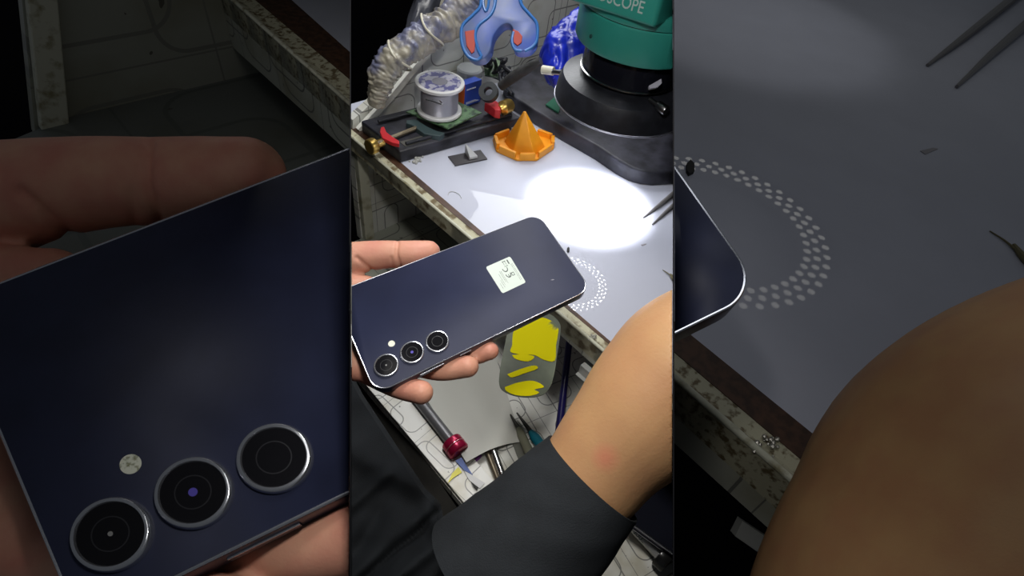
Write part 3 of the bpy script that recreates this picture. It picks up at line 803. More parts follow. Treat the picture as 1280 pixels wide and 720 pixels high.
    bm = bmesh.new(); prism(bm, [CB.Z(x, y, 0.0005) for x, y in out], UP * hb)
    fin(bm, 'base_plate', black_dusty, t, bevel=0.003, seg=3, smooth=True, sharp=50)
    # column at the right, carrying the head
    cc = CB.Z(868, 120, hb)
    bm = bmesh.new(); lathe(bm, cc, [(0.024, 0), (0.024, .006), (0.019, .008), (0.019, .26)], 48)
    fin(bm, 'column', mat('dark_teal_metal', (0.02, 0.085, 0.085), .4), t, smooth=True)
    # thumbscrew on the ring light
    a = CB.D(812, 124, 0.515); b2 = CB.D(833, 139, 0.505)
    bm = bmesh.new(); dv = b2 - a; L = np.linalg.norm(dv); lathe(bm, a, [(0.0022, 0), (0.0022, L * .45), (0.0042, L * .5), (0.0046, L * .6), (0.0046, L * .95), (0.004, L)], 20, axis=dv)
    fin(bm, 'thumbscrew', dark_steel, t, smooth=True)
    # clear clip at the barrel
    bm = bmesh.new(); g = [FOOT + np.array([math.cos(a_), math.sin(a_), 0]) * 0.0425 + UP * (z1 - .003) for a_ in np.linspace(math.radians(-88), math.radians(-62), 8)]
    g = [CB.D(x, y, .50) for x, y in ((811, 107), (818, 105), (828, 98))]
    prism(bm, [CB.D(x, y, .497) for x, y in ((811, 107), (827, 98), (827.5, 104), (822, 109), (812, 111))], R @ np.array([0, 0, .004])); fin(bm, 'clear_clip', mat('frosted_clip', (.55, .55, .65), .3), t, bevel=.0005)
    # clamp arm on the left
    bm = bmesh.new(); tube(bm, [CB.D(690, 90, .60), CB.D(712, 91, .58), CB.D(728, 95, .57)], .0028, 12); ar = fin(bm, 'clamp_arm', dark_steel, t, smooth=True)
    bm = bmesh.new(); tube(bm, [CB.D(678, 87, .605), CB.D(692, 89, .60)], .0046, 14); fin(bm, 'cream_tip', mat('cream_plastic', (.62, .60, .48), .4), ar)
    bm = bmesh.new(); box(bm, CB.D(717, 100, .57), R @ np.array([.012, 0, 0]), R @ np.array([0, -.014, 0]), R @ np.array([0, 0, .01])); fin(bm, 'clamp_block', black_plastic, ar, bevel=.001)
    # light thrown by the ring of LEDs
    l = bpy.data.lights.new('ring_light_glow', 'SPOT'); l.shadow_soft_size = .006; l.energy = 4.5; l.spot_size = math.radians(66); l.spot_blend = .6; l.color = (.95, .96, 1)
    o = bpy.data.objects.new('ring_light_glow', l); COL.objects.link(o); o.location = Vector(FOOT + UP * (zb - .002))
    return t, zb
MIC, ZB = microscope()

# ring lamp added to the right booth, above the frame, for its mirrored dots
def booth_lamp():
    b = RB; lv = b.lev(0)
    # centre of the mirrored ring in the photograph
    mx, my = b.m(719, 334)
    hl = 1.0
    r = ray(mx, my); P = C + r * ((lv - hl - H) / r[2]); P = np.array([P[0], P[1], lv + hl])
    dist = depth([P[0], P[1], lv - hl])
    c = R.T @ (P - C); print('booth lamp at px', 640 + F * c[0] / c[2], 360 + F * c[1] / c[2])
    rad = 41 * KM / F * dist
    t = empty('added_ring_lamp', 'added out-of-view ring lamp, its glowing dots mirrored in the right booth bench top', 'lamp', b)
    bm = bmesh.new(); lathe(bm, P, [(rad * .78, .004), (rad * .78, .03), (rad * 1.2, .03), (rad * 1.2, .004)], 64, close=False)
    fin(bm, 'lamp_ring', black_plastic, t, b, smooth=True, sharp=40)
    bm = bmesh.new()
    for k in range(3):
        rr = rad * (0.90 + .09 * k); n = 46
        for i in range(n):
            a = 2 * math.pi * (i + .5 * (k % 2)) / n
            bmesh.ops.create_circle(bm, cap_ends=True, segments=8, radius=rad * .036, matrix=Matrix.Translation(Vector(P + np.array([math.cos(a) * rr, math.sin(a) * rr, 0]))))
    fin(bm, 'bulb_dots', mat('dim_led', (1, 1, 1), .5, emit=((1, .98, .9), 2.2)), t, b)['kind'] = 'stuff'
    # soft pool of light on the bench
    Q = b.Z(728, 253, 0)
    l = bpy.data.lights.new('bench_pool_light', 'SPOT'); l.energy = 2.6; l.spot_size = math.radians(74); l.spot_blend = .4; l.shadow_soft_size = .05
    o = bpy.data.objects.new('bench_pool_light', l); COL.objects.link(o); o.location = Vector(Q + UP * .86)
booth_lamp()

# ================================================================== THINGS ON THE BENCH
# circuit-board holder
def holder():
    t = empty('board_holder', 'black board holder with red clips and brass knob at the bench end', 'board holder')
    h = .016
    out = [(500, 204), (570, 186), (648, 160), (660, 118), (600, 108), (520, 125), (450, 160), (446, 167)]
    bot = [CB.Z(x, y, 0.0004) for x, y in [(500, 204), (650, 160)]]
    tl, tb = CB.Z(450, 152, h), CB.Z(497, 191, h)
    tr = CB.Z(650, 148, h); far = CB.Z(600, 104, h)
    e = (bot[1] - bot[0]); e[2] = 0; e /= np.linalg.norm(e)
    q0 = np.array([bot[0][0], bot[0][1], h + .0004]); q1 = q0 + e * np.linalg.norm(bot[1] - bot[0])
    w = CB.Z(451, 151, h) - q0; w[2] = 0
    bm = bmesh.new(); prism(bm, [q0 - UP * h, q1 - UP * h, q1 + w - UP * h, q0 + w - UP * h], UP * h)
    fin(bm, 'body', black_dusty, t, bevel=.002, seg=3, smooth=True, sharp=50)
    wl = w / np.linalg.norm(w); W = np.linalg.norm(w)
    for s in (.10, .80):    # rails
        bm = bmesh.new(); a = q0 + e * .004 + w * s; tube(bm, [a + UP * .003 + e * .01, q1 + w * s + UP * .003 - e * .01], .0022, 10)
        fin(bm, 'guide_rail', black_plastic, t, smooth=True)
    for k, s in enumerate((.03, .045)):
        pass
    bm = bmesh.new(); box(bm, q0 + e * .012 + wl * .006 + UP * .0002, e * .05, wl * .012, UP * .0006); fin(bm, 'slot', mat('grey_slot', (.10, .10, .09), .4), t)
    bm = bmesh.new(); box(bm, q0 + e * .085 + wl * .006 + UP * .0002, e * .045, wl * .012, UP * .0006); fin(bm, 'slot', mat('grey_slot', (.10, .10, .09), .4), t)
    # screw rod
    r0 = CB.Z(470, 180, .021); r1 = CB.Z(520, 160, .021)
    bm = bmesh.new(); tube(bm, [r0, r1], .0028, 14); fin(bm, 'screw_rod', mat('worn_bronze', (.30, .25, .17), .35, metal=.8), t, smooth=True)
    k0, k1, k2 = CB.Z(461, 184.5, .019), CB.Z(469, 181, .019), CB.Z(480, 177.5, .019)
    bm = bmesh.new(); dv = k1 - k0; L = np.linalg.norm(dv)
    lathe(bm, k0, [(0.0085, 0), (0.0095, .001), (0.0095, L * .8), (0.0085, L), (0.005, L)], 24, axis=dv); lathe(bm, k1, [(0.0048, 0), (0.0048, .011)], 20, axis=k2 - k1)
    fin(bm, 'brass_knob', brass, t, smooth=True, sharp=40)
    bm = bmesh.new(); pr = [(476, 159), (480, 158), (483, 165), (491, 171), (499, 176), (499, 180), (490, 178), (478, 172), (475, 165)]
    prism(bm, [CB.Z(x, y, .026) for x, y in pr], -UP * .005); fin(bm, 'red_clip', red_p, t, bevel=.0006)
    # right end clip and knob
    bm = bmesh.new(); pr = [(606, 128), (614, 124), (622, 127), (626, 138), (619, 137), (612, 132)]
    prism(bm, [CB.Z(x, y, .034) for x, y in pr], -UP * .012); fin(bm, 'red_clip', red_p, t, bevel=.0006)
    a, c = CB.Z(624, 137, .03), CB.Z(638, 131, .03); dv = c - a; L = np.linalg.norm(dv)
    bm = bmesh.new(); lathe(bm, a, [(0.005, 0), (0.007, L * .2), (0.0095, L * .3), (0.0095, L * .8), (0.008, L)], 24, axis=dv); fin(bm, 'brass_knob', brass, t, smooth=True, sharp=40)
    # green-grey jaw
    bm = bmesh.new(); pr = [(508, 150), (520, 149), (534, 158), (545, 163), (556, 166), (550, 170), (530, 167), (515, 156), (508, 154)]
    prism(bm, [CB.Z(x, y, .023) for x, y in pr], -UP * .007); fin(bm, 'jaw', mat('grey_green_jaw', (.05, .08, .085), .4), t, bevel=.0008)
holder()
def board():
    pr = [(507, 139), (530, 130), (596, 140), (590, 148), (562, 161)]
    pr = [(507.5, 141), (560, 162), (602, 142), (563, 124)]
    bm = bmesh.new(); prism(bm, [CB.Z(x, y, .028) for x, y in pr], UP * .0018)
    t = fin(bm, 'circuit_board', pcb, None); tag(t, 'green circuit board on the black holder, under the solder spool', 'circuit board')
    rr = random.Random(9)
    c0 = [CB.Z(*q, .0298) for q in ((513, 140), (560, 158), (596, 143))]
    for i in range(16):
        s, q = rr.uniform(.05, .9), rr.uniform(.05, .5); p = c0[0] + (c0[1] - c0[0]) * s + (c0[2] - c0[1]) * q * .8
        bm = bmesh.new(); box(bm, p, (rr.uniform(.002, .006), 0, 0), (0, rr.uniform(.002, .005), 0), (0, 0, rr.uniform(.0006, .0015)))
        fin(bm, 'chip', rr.choice([black_plastic, dark_steel, black_plastic]), t)
board()
def spool():
    t = empty('solder_spool', 'spool of silver solder wire with a printed round label on the circuit board', 'spool')
    b0 = CB.Z(549, 139, .0305); hh = zfor(b0, 101); r = 28.5 / F * depth(b0)
    bm = bmesh.new(); lathe(bm, b0, [(r * .94, 0), (r * .98, .001), (r * .98, .0035), (r * .95, .0045)], 64); fin(bm, 'lower_flange', white_p, t, smooth=True, sharp=40)
    bm = bmesh.new(); pr = []
    n = 44; z0, z1 = .0045, hh - .005
    for i in range(n):
        for s in (0, .5): 
            pr.append((r * (.80 + (.008 if s else -.006)), z0 + (z1 - z0) * (i + s) / n))
    lathe(bm, b0, pr, 64); fin(bm, 'solder_winding', solder, t, smooth=True, sharp=80)
    bm = bmesh.new(); lathe(bm, b0, [(r * .98, hh - .005), (r * 1.04, hh - .004), (r * 1.04, hh - .0008), (r * 1.0, hh), (r * .92, hh), (r * .90, hh - .0012), (r * .3, hh - .0012)], 64)
    tf = fin(bm, 'upper_flange', white_p, t, smooth=True, sharp=40)
    bm = bmesh.new(); lathe(bm, b0, [(r * .88, hh - .001), (r * .88, hh - .0006), (r * .34, hh - .0006), (r * .34, hh - .001)], 64, close=False)
    lab = fin(bm, 'paper_label', mat('violet_printed_label', (.42, .42, .50), .5, color2=(.10, .10, .26), nscale=130, lo=.47, hi=.52), tf)
    bm = bmesh.new(); lathe(bm, b0, [(r * .33, hh - .0008), (r * .33, hh - .0005), (r * .18, hh - .0005)], 40, close=True); fin(bm, 'spool_hub', mat('dim_hub', (.20, .20, .24), .5), tf)
    # loose strand
    bm = bmesh.new(); tube(bm, [CB.D(x, y, depth(b0) - r * 1.0 - .006) for x, y in ((532, 124), (542, 127), (552, 130), (550, 126), (540, 124))], .0007, 8, sm=5)
    fin(bm, 'loose_strand', steel, t, smooth=True)
spool()
def pyramid():
    t = empty('orange_stand', 'orange plastic pyramid cone rising from a notched hexagonal tray', 'stand')
    c = CB.Z(655, 186, 0); ap = CB.Z(655, 186, 0)
    rad = 40 / F * depth(c)
    pxs = [(616, 172), (620, 189), (645, 201), (671, 201), (691, 184), (692, 171), (664, 158), (634, 158)]
    base = [CB.Z(x, y, .0004) for x, y in ((615.5, 176), (620, 190), (646, 201.5), (671, 201.5), (692, 187), (692, 176), (670, 168), (636, 168))]
    ctr = sum(base) / len(base)
    bm = bmesh.new(); prism(bm, base, UP * .003); fin(bm, 'tray', orange, t, bevel=.0006)
    n = len(base)
    for i in range(n):
        a, q = base[i], base[(i + 1) % n]
        L = np.linalg.norm(q - a)
        if L < .012: continue
        g = .0 if False else .10
        a2, q2 = a + (q - a) * g, q - (q - a) * g
        inn = lambda p: p + (ctr - p) * .12
        bm = bmesh.new(); prism(bm, [a2 + UP * .002, q2 + UP * .002, inn(q2) + UP * .002, inn(a2) + UP * .002], UP * .0085); fin(bm, 'rim_wall', orange, t, bevel=.0008)
    cc = ctr.copy(); hz = zfor(cc, 138)
    # apex must land at (656,138)
    bm = bmesh.new(); k = 6; bs = []
    for i in range(k):
        a = math.radians(60 * i + 12); bs.append(cc + np.array([math.cos(a), math.sin(a), 0]) * rad * .66 + UP * .003)
    tp = [cc + (p - cc) * .06 + UP * (hz - .003) for p in bs]
    top = CB.D(656, 139, depth(cc + UP * hz))
    bs = [np.array(p) for p in bs]; tp = [top + (np.array(p) - cc - UP * .003) * .07 - UP * .0005 for p in bs]
    prism(bm, bs, tp); fin(bm, 'cone', orange, t, bevel=.0012, seg=3, smooth=True, sharp=30)
pyramid()
o = flake(CB, [(560, 196.5), (600.5, 188.5), (609, 199.5), (569, 208)], mat('dark_grey_plate', (.045, .04, .045), .4), 'grey_plate', 'small dark grey plate lying on the white bench with a tape wedge', 'plate', .0015)
bm = bmesh.new(); P = [CB.Z(581, 191, .0018), CB.Z(587, 199.5, .0018), CB.Z(597, 197.5, .0018), CB.Z(590, 190, .0018)]
prism(bm, P, [P[0] + UP * .013, P[1] + UP * .003, P[2] + UP * .003, P[0] + UP * .012 + (P[3] - P[0]) * .15])
tag(fin(bm, 'paper_wedge', white_p, None), 'white folded wedge standing on the small grey plate', 'wedge')
bm = bmesh.new(); c = CB.Z(521, 200, .001)
for i in range(22):
    a = random.uniform(0, 6.28); rr = random.uniform(0, .010); bmesh.ops.create_icosphere(bm, subdivisions=2, radius=random.uniform(.0012, .0025), matrix=Matrix.Translation(Vector(c + np.array([math.cos(a) * rr * 1.2, math.sin(a) * rr * .7, 0]))))
tag(fin(bm, 'glue_blob', mat('clear_glue', (.55, .55, .52), .1, alpha=.6), None, smooth=True), 'clear lumpy glue blob on the bench at the holder front', 'glue')
# lint strand
bm = bmesh.new(); tube(bm, [CB.Z(x, y, .0006) for x, y in ((560, 244), (562, 240), (568, 240), (574, 243), (577, 248))], .0003, 6, sm=5)
tag(fin(bm, 'lint_strand', mat('grey_lint', (.45, .46, .44), .8), None), 'fine grey lint strand curled on the white bench', 'lint')
# white sliver behind the pyramid
bm = bmesh.new(); prism(bm, [CB.Z(x, y, .002) for x, y in ((634, 158), (640, 148), (643, 150), (641, 164))], UP * .003)
tag(fin(bm, 'white_scrap', white_p, None), 'white paper scrap between the pyramid and the board holder', 'scrap')

# box and jar behind the spool
def blue_box():
    t = empty('small_box', 'small blue and orange cardboard box standing behind the solder spool', 'box')
    p0 = CB.Z(580, 134, .018); p1 = CB.Z(600, 127, .018); pm = CB.Z(571, 130, .018); hgt = zfor(p0, 106)
    bm = bmesh.new(); prism(bm, [p0, p1, p1 + (pm - p0), pm], UP * hgt); fin(bm, 'carton', mat('blue_card', (.03, .075, .42), .4), t)
    n = np.cross(p1 - p0, UP); n /= np.linalg.norm(n)
    if (n @ (C - p0)) < 0: n = -n
    n2 = np.cross(pm - p0, UP); n2 /= np.linalg.norm(n2)
    if (n2 @ (C - p0)) < 0: n2 = -n2
    bm = bmesh.new(); prism(bm, [p0 + n2 * .0001, pm + n2 * .0001, pm + n2 * .0001 + UP * hgt, p0 + n2 * .0001 + UP * hgt], n2 * .0004); fin(bm, 'orange_side', mat('orange_card', (.50, .10, .02), .4), t)
    bm = bmesh.new(); e = (p1 - p0); L = np.linalg.norm(e); e /= L
    for k in range(3): box(bm, p0 + n * .0002 + e * L * .1 + UP * hgt * (.10 + .035 * k), e * L * (.8 - .1 * k), n * .0003, UP * hgt * .016)
    box(bm, p0 + n * .0002 + e * L * .1 + UP * hgt * .72, e * L * .55, n * .0003, UP * hgt * .05)
    fin(bm, 'printed_lines', mat('white_print', (.55, .60, .70), .5), t)
blue_box()
def jar():
    t = empty('clear_jar', 'clear round plastic jar with a pale lid behind the blue box', 'jar')
    b0 = CB.Z(585, 118, .012); hgt = zfor(b0, 84); r = 15.5 / F * depth(b0)
    bm = bmesh.new(); lathe(bm, b0, [(r * .95, 0), (r, .002), (r, hgt - .012), (r * .93, hgt - .010), (r * .93, hgt - .008), (r * 1.0, hgt - .007), (r * 1.0, hgt - .002), (r * .9, hgt)], 40)
    fin(bm, 'jar_body', clear, t, smooth=True, sharp=40)
    bm = bmesh.new(); lathe(bm, b0, [(r * 1.03, hgt - .016), (r * 1.06, hgt - .015), (r * 1.06, hgt - .011), (r * 1.03, hgt - .010)], 40, close=False); fin(bm, 'jar_ring', white_p, t, smooth=True)
    bm = bmesh.new(); lathe(bm, b0, [(r * .8, .004), (r * .85, hgt * .35)], 24); fin(bm, 'jar_contents', mat('grey_paste', (.35, .33, .30), .6), t)
jar()
# tape roll, cable tangle, circuit scrap
def ring_roll():
    c = CB.Z(612, 117, .045); n = C - c; n /= np.linalg.norm(n); n = n * .8 + np.array([-.2, .2, .4]); r = 12 / F * depth(c)
    bm = bmesh.new(); lathe(bm, c, [(r * .45, 0), (r * .45, .009), (r, .009), (r, 0), (r * .45, 0)], 40, axis=n, close=False)
    tag(fin(bm, 'tape_roll', mat('charcoal_tape', (.04, .045, .05), .5), None, smooth=True, sharp=40), 'dark grey roll of tape propped behind the board holder', 'tape roll')
ring_roll()
def tangle():
    rr = random.Random(4)
    bm = bmesh.new()
    for i in range(7):
        P = []; x, y = rr.uniform(604, 640), rr.uniform(78, 108)
        for k in range(5):
            P.append(CB.D(x, y, rr.uniform(.76, .80))); x = min(645, max(602, x + rr.uniform(-14, 14))); y = min(122, max(74, y + rr.uniform(-12, 12)))
        tube(bm, P, .0026, 8, sm=6)
    tag(fin(bm, 'cable_tangle', black_plastic, None, smooth=True), 'tangled black cables heaped beneath the blue plastic clamp', 'cables')
    bm = bmesh.new(); prism(bm, [CB.D(x, y, .79) for x, y in ((604, 74), (622, 72), (630, 84), (626, 98), (606, 94))], R @ np.array([0, 0, .004]))
    tag(fin(bm, 'circuit_scrap', pcb, None), 'dark green circuit scrap leaning behind the cable tangle', 'circuit board')
    bm = bmesh.new(); tube(bm, [CB.D(626, 108, .74), CB.D(648, 92, .72), CB.D(676, 76, .70)], [.006, .007, .005], 16, sm=5)
    tag(fin(bm, 'grey_glove', mat('grey_rubber', (.04, .04, .04), .6, noise_amt=.5, nscale=60, bump=.5), None, smooth=True), 'dusty grey rubber tube between the clamp and microscope', 'tube')
    bm = bmesh.new(); prism(bm, [CB.Z(x, y, .0225) for x, y in ((682, 132), (694, 122), (702, 128), (698, 142))], UP * .002)
    tag(fin(bm, 'circuit_chip', mat('bright_green_board', (.02, .16, .09), .4), None), 'small green circuit piece on the microscope base', 'circuit board')
tangle()
# blue bag
def bag():
    bm = bmesh.new(); me = blob([[(CB.D(700, 88, .72), .020), (CB.D(697, 62, .72), .022), (CB.D(708, 40, .72), .017), (CB.D(722, 22, .72), .009)],
                                 [(CB.D(712, 90, .72), .018), (CB.D(716, 60, .72), .020), (CB.D(724, 30, .72), .012)]], .0025, 4)
    n = len(me.vertices)
    for v in me.vertices:
        q = v.co; d = noise.noise(q * 38) * .006 + abs(noise.noise(Vector((q.x * 90, q.y * 90, q.z * 22)))) * .006; v.co = q + v.normal * d
    o = link('blue_bag', me, blue_bag, None, CB); tag(o, 'crumpled bright blue plastic bag behind the microscope', 'bag')
bag()
# crumpled clear hose
def hose():
    yw = CB.Z(445, 160, 0)[1]
    L = [(470, 132, 10), (474, 112, 14), (478, 94, 17), (490, 77, 19), (512, 58, 19), (538, 42, 19), (562, 26, 20), (584, 8, 22), (600, -14, 24)]
    pts = []; rs = []
    for x, y, r in L:
        w_ = CB.Y(x, y, yw); t_ = depth(w_) ; t_ = t_ * .93 - .01; pts.append(CB.D(x, y, t_)); rs.append(r / F * t_)
    bm = bmesh.new()
    def wrinkle(q, a):
        ca, sa = math.cos(a), math.sin(a)
        f = noise.noise(Vector((q * 30, ca * 1.1, sa * 1.1))); g = noise.noise(Vector((q * 62 + 9, ca * 2.2, sa * 2.2))); h = noise.noise(Vector((q * 12, ca * 1.0, sa * 1.0 + 4)))
        return 1 + .17 * (abs(f) * 2 - .5) + .08 * g + .16 * h
    tube(bm, pts, rs, 72, sm=22, cap=True, rfun=wrinkle)
    t = fin(bm, 'plastic_hose', plastic_film, None, smooth=True, sharp=180)
    tag(t, 'crumpled yellowish clear plastic hose arching at the bench end', 'hose')
    for (x, y, r, dx, dy) in ((537, 40, 20.5, .6, -.45), (497, 72, 20, .7, -.6)):
        t_ = depth(CB.Y(x, y, yw)) * .93 - .01; c = CB.D(x, y, t_); ax = CB.D(x + dx * 10, y + dy * 10, t_) - c; ax /= np.linalg.norm(ax)
        u_, v_ = frame_for(ax); rr = r / F * t_ * 1.06
        bm = bmesh.new(); tube(bm, [Vector(c) + (u_ * math.cos(a) + v_ * math.sin(a)) * rr + Vector(ax) * .004 * math.sin(2 * a) for a in np.linspace(0, 2 * math.pi, 41)], .0013, 8)
        fin(bm, 'wrapped_cord', mat('pale_cord', (.55, .52, .42), .5), t, smooth=True)
    bm = bmesh.new(); L = [(510, 52, 6), (522, 26, 12), (534, 0, 15), (545, -26, 17)]
    tube(bm, [CB.D(x, y, 1.0) for x, y, r in L], [r / F for x, y, r in L], 24, sm=8, rfun=lambda s, a: 1 + .08 * math.sin(5 * a + 7 * s))
    tag(fin(bm, 'plastic_sheet', plastic_grey, None, smooth=True), 'grey translucent plastic sleeve hanging behind the crumpled hose', 'plastic')
hose()
# blue clamp
def clamp():
    t = empty('blue_clamp', 'large blue plastic spring clamp with red pads hanging near the microscope', 'clamp')
    out = [(600, -30), (601, 6), (592, 18), (579, 31), (576.5, 45), (579, 60), (586, 71), (596, 75), (606, 72), (613, 62), (615, 50), (619, 41), (628, 31), (636, 29.5), (641, 36), (642, 48),
           (641, 58), (646, 63.5), (656, 64), (665, 60), (671, 49), (670.5, 28), (662, 18), (654, 8), (649, -30)]
    dd = .575
    q = catmull([np.array(p, float) for p in out], 4)
    bm = bmesh.new(); prism(bm, [CB.D(x, y, dd) for x, y in q], R @ np.array([0.002, 0, .016]))
    fin(bm, 'clamp_body', blue_p, t, bevel=.0012, seg=2, smooth=True, sharp=60)
    def rim(pts, nm='rim_edge', r=.0017, m=blue_edge, d=dd, closed=False):
        P = [CB.D(x, y, d) for x, y in catmull([np.array(p, float) for p in pts], 5)]
        bm = bmesh.new(); tube(bm, P, r, 10); return fin(bm, nm, m, t, smooth=True)
    rim([(600, -20), (601, 6), (592, 18), (579, 31), (576.5, 45), (579, 60), (586, 71), (596, 75), (602, 71)])
    rim([(602, 71), (597, 60), (594, 45), (598, 32), (612, 20), (618, 8), (620, -10)])
    rim([(605, -10), (604, 5), (607, 14), (610, 8), (612, -8)], r=.0014)
    rim([(642, 40), (640, 52), (644, 62), (652, 64)]); rim([(648, -10), (652, 6), (662, 18), (671, 30), (671, 50), (665, 59), (656, 64)])
    for pr in ([(581, 39), (593, 37), (594.5, 50), (593, 64), (589.5, 67), (583, 57)], [(641, 36), (648, 39), (653, 45), (652, 53), (647, 57), (642, 53)]):
        bm = bmesh.new(); prism(bm, [CB.D(x, y, dd - .0012) for x, y in pr], R @ np.array([0, 0, .005])); fin(bm, 'red_pad', mat('red_rubber', (.42, .045, .025), .6), t, bevel=.0005)
    bm = bmesh.new(); prism(bm, [CB.D(x, y, dd - .0004) for x, y in ((606, -8), (605.5, 4), (608, 13), (610.5, 6), (611.5, -8))], R @ np.array([0, 0, .003])); fin(bm, 'slot_dark_patch', black_plastic, t)  # black patch stands in for the dark inside the hole
clamp()
# dark items in the gap on the wall behind
bm = bmesh.new(); prism(bm, [CB.D(x, y, .80) for x, y in ((576, -6), (600, -6), (596, 12), (580, 6))], R @ np.array([0, 0, .01]))
tag(fin(bm, 'dark_blue_pouch', mat('dark_blue_pouch', (.01, .03, .07), .5), None, bevel=.002), 'dark blue pouch at the top edge between hose and blue clamp', 'pouch')

# ================================================================== THINGS ON THE LOWER SHELF
ZS = -.1296
def shelfpoly(pts, m, name, label, cat, h=.0006, z=ZS, bevel=0):
    bm = bmesh.new(); prism(bm, [CB.Z(x, y, z) for x, y in pts], UP * h); return tag(fin(bm, name, m, None, bevel=bevel), label, cat)
def paper():
    bm = bmesh.new(); NX = 26; a = [(512, 478), (560, 556), (583, 578)]; 
    L0, L1, R0, R1 = (515, 470), (583, 578), (612, 420), (652, 552)
    g = []
    for i in range(NX):
        row = []
        for j in range(NX):
            s, q = i / (NX - 1), j / (NX - 1)
            x = (L0[0] * (1 - s) + L1[0] * s) * (1 - q) + (R0[0] * (1 - s) + R1[0] * s) * q
            y = (L0[1] * (1 - s) + L1[1] * s) * (1 - q) + (R0[1] * (1 - s) + R1[1] * s) * q
            y -= 5 * math.sin(math.pi * q) * s
            z = ZS + .009 + .004 * math.sin(q * 3.1 + s) * s + .003 * noise.noise(Vector((s * 3, q * 3, 1)))
            row.append(CB.Z(x, y, z))
        g.append(row)
    va = [[bm.verts.new(Vector(p)) for p in r] for r in g]; vb = [[bm.verts.new(Vector(p - UP * .0005)) for p in r] for r in g]
    for A_ in (va, vb):
        for i in range(NX - 1):
            for j in range(NX - 1): bm.faces.new((A_[i][j], A_[i][j + 1], A_[i + 1][j + 1], A_[i + 1][j]))
    for k in range(NX - 1):
        for i in (0, NX - 1):
            bm.faces.new((va[i][k], va[i][k + 1], vb[i][k + 1], vb[i][k])); bm.faces.new((va[k][i], va[k + 1][i], vb[k + 1][i], vb[k][i]))
    tag(fin(bm, 'paper_sheet', mat('white_paper', (.60, .60, .55), .7), None, smooth=True), 'curled white paper sheet on the lower shelf under the phone', 'paper')
paper()
def red_tool():
    t = empty('crimson_capped_tool', 'grey tube tool with a shiny crimson cap on the lower shelf', 'tool')
    a, c = CB.Z(520, 496, ZS + .010), CB.Z(564, 552, ZS + .010)
    bm = bmesh.new(); tube(bm, [a, c], .0058, 24); fin(bm, 'grey_tube', mat('grey_tube', (.16, .16, .17), .3, metal=.3), t, smooth=True, sharp=50)
    d = c - a; d /= np.linalg.norm(d)
    bm = bmesh.new(); lathe(bm, c - d * .001, [(0.007, 0), (0.0105, .0005), (0.011, .0015), (0.011, .0065), (0.0098, .0072), (0.0098, .0085), (0.011, .0092), (0.011, .0145), (0.0100, .0160), (.009, .0163)], 40, axis=d)
    cp = fin(bm, 'crimson_cap', mat('crimson_metal', (.42, .01, .06), .25, metal=.4), t, smooth=True, sharp=40)
    bm = bmesh.new(); lathe(bm, c - d * .001, [(0.0099, .0070), (0.0113, .0076), (0.0113, .0081), (0.0099, .0086)], 40, axis=d, close=False); fin(bm, 'pink_groove', mat('pale_pink_metal', (.75, .35, .42), .2, metal=.5), cp)
red_tool()
shelfpoly([(569, 576), (577, 572), (583, 582), (591, 594), (580, 588)], mat('blue_card_strip', (.07, .13, .42), .5), 'blue_strip', 'blue paper strip poking out below the crimson cap', 'strip', z=ZS + .007)
shelfpoly([(559.5, 604), (565, 592), (573, 583.5), (577.5, 590.5), (567, 597)], yellow, 'yellow_sticker', 'yellow triangular sticker on the white shelf rim', 'sticker', z=ZS + .0064, h=.0003)
shelfpoly([(577, 583), (590, 594), (606, 604), (600, 611), (586, 600)], white_p, 'white_card', 'white card offcut next to the blue strip on the shelf', 'card', z=ZS + .0065)
shelfpoly([(590, 574), (600, 568), (603, 570), (594, 579)], mat('purple_scrap', (.30, .08, .42), .5), 'purple_scrap', 'tiny purple scrap at the curled paper edge', 'scrap', z=ZS + .001)
shelfpoly([(588, 602), (598, 610), (596, 613), (592, 609)], dk, 'gap_shade', 'thin painted dark gap beside the white card offcut', 'dark gap', z=ZS + .0075)  # dark patch painted in for the shade of a gap
bm = bmesh.new(); tube(bm, [CB.Z(614, 556, ZS + .006), CB.Z(630, 600, ZS + .006)], .0038, 16); t_ = fin(bm, 'steel_rod', steel, None, smooth=True, sharp=50)
tag(t_, 'polished steel rod on the shelf right of the curled paper', 'rod')
bm = bmesh.new(); tube(bm, [CB.Z(607, 560, ZS + .005), CB.Z(624, 604, ZS + .005)], .0026, 12); tag(fin(bm, 'bronze_rod', mat('bronze_rod', (.16, .13, .09), .35, metal=.6), None, smooth=True), 'thin dull bronze rod alongside the polished steel rod', 'rod')
def driver(a, m1, c, hm, name, label, r):
    t = empty(name, label, 'tool')
    p0, p1, p2 = CB.Z(*a, ZS + .009), CB.Z(*m1, ZS + .009), CB.Z(*c, ZS + .009)
    bm = bmesh.new(); tube(bm, [p0, p1], [.0008, .0026], 12); fin(bm, 'pointed_tip', mat('dark_tip', (.07, .065, .06), .4, metal=.5), t, smooth=True)
    bm = bmesh.new(); tube(bm, [p1, p1 * .8 + p2 * .2, p2], [.0028, r, r * 1.1], 16); fin(bm, 'grip', hm, t, smooth=True)
driver((638, 518), (648, 535), (668, 580), mat('olive_grip', (.20, .20, .14), .5), 'pointed_tool', 'olive grey pointed tool, left of the two by the blue rod', .0045)
driver((646, 516), (663, 539), (690, 575), mat('teal_grip', (.01, .17, .24), .35), 'pointed_tool', 'pointed tool with a teal grip beside the jacket cuff', .0052)
shelfpoly([(640, 553), (652, 550), (664, 575), (650, 580)], mat('grey_bracket', (.22, .22, .19), .4, metal=.5), 'grey_bracket', 'flat grey bracket below the olive pointed tool', 'bracket', z=ZS + .001, h=.002)
a, c = CB.Z(698, 545, ZS + .004), CB.X(712, 422, .345)
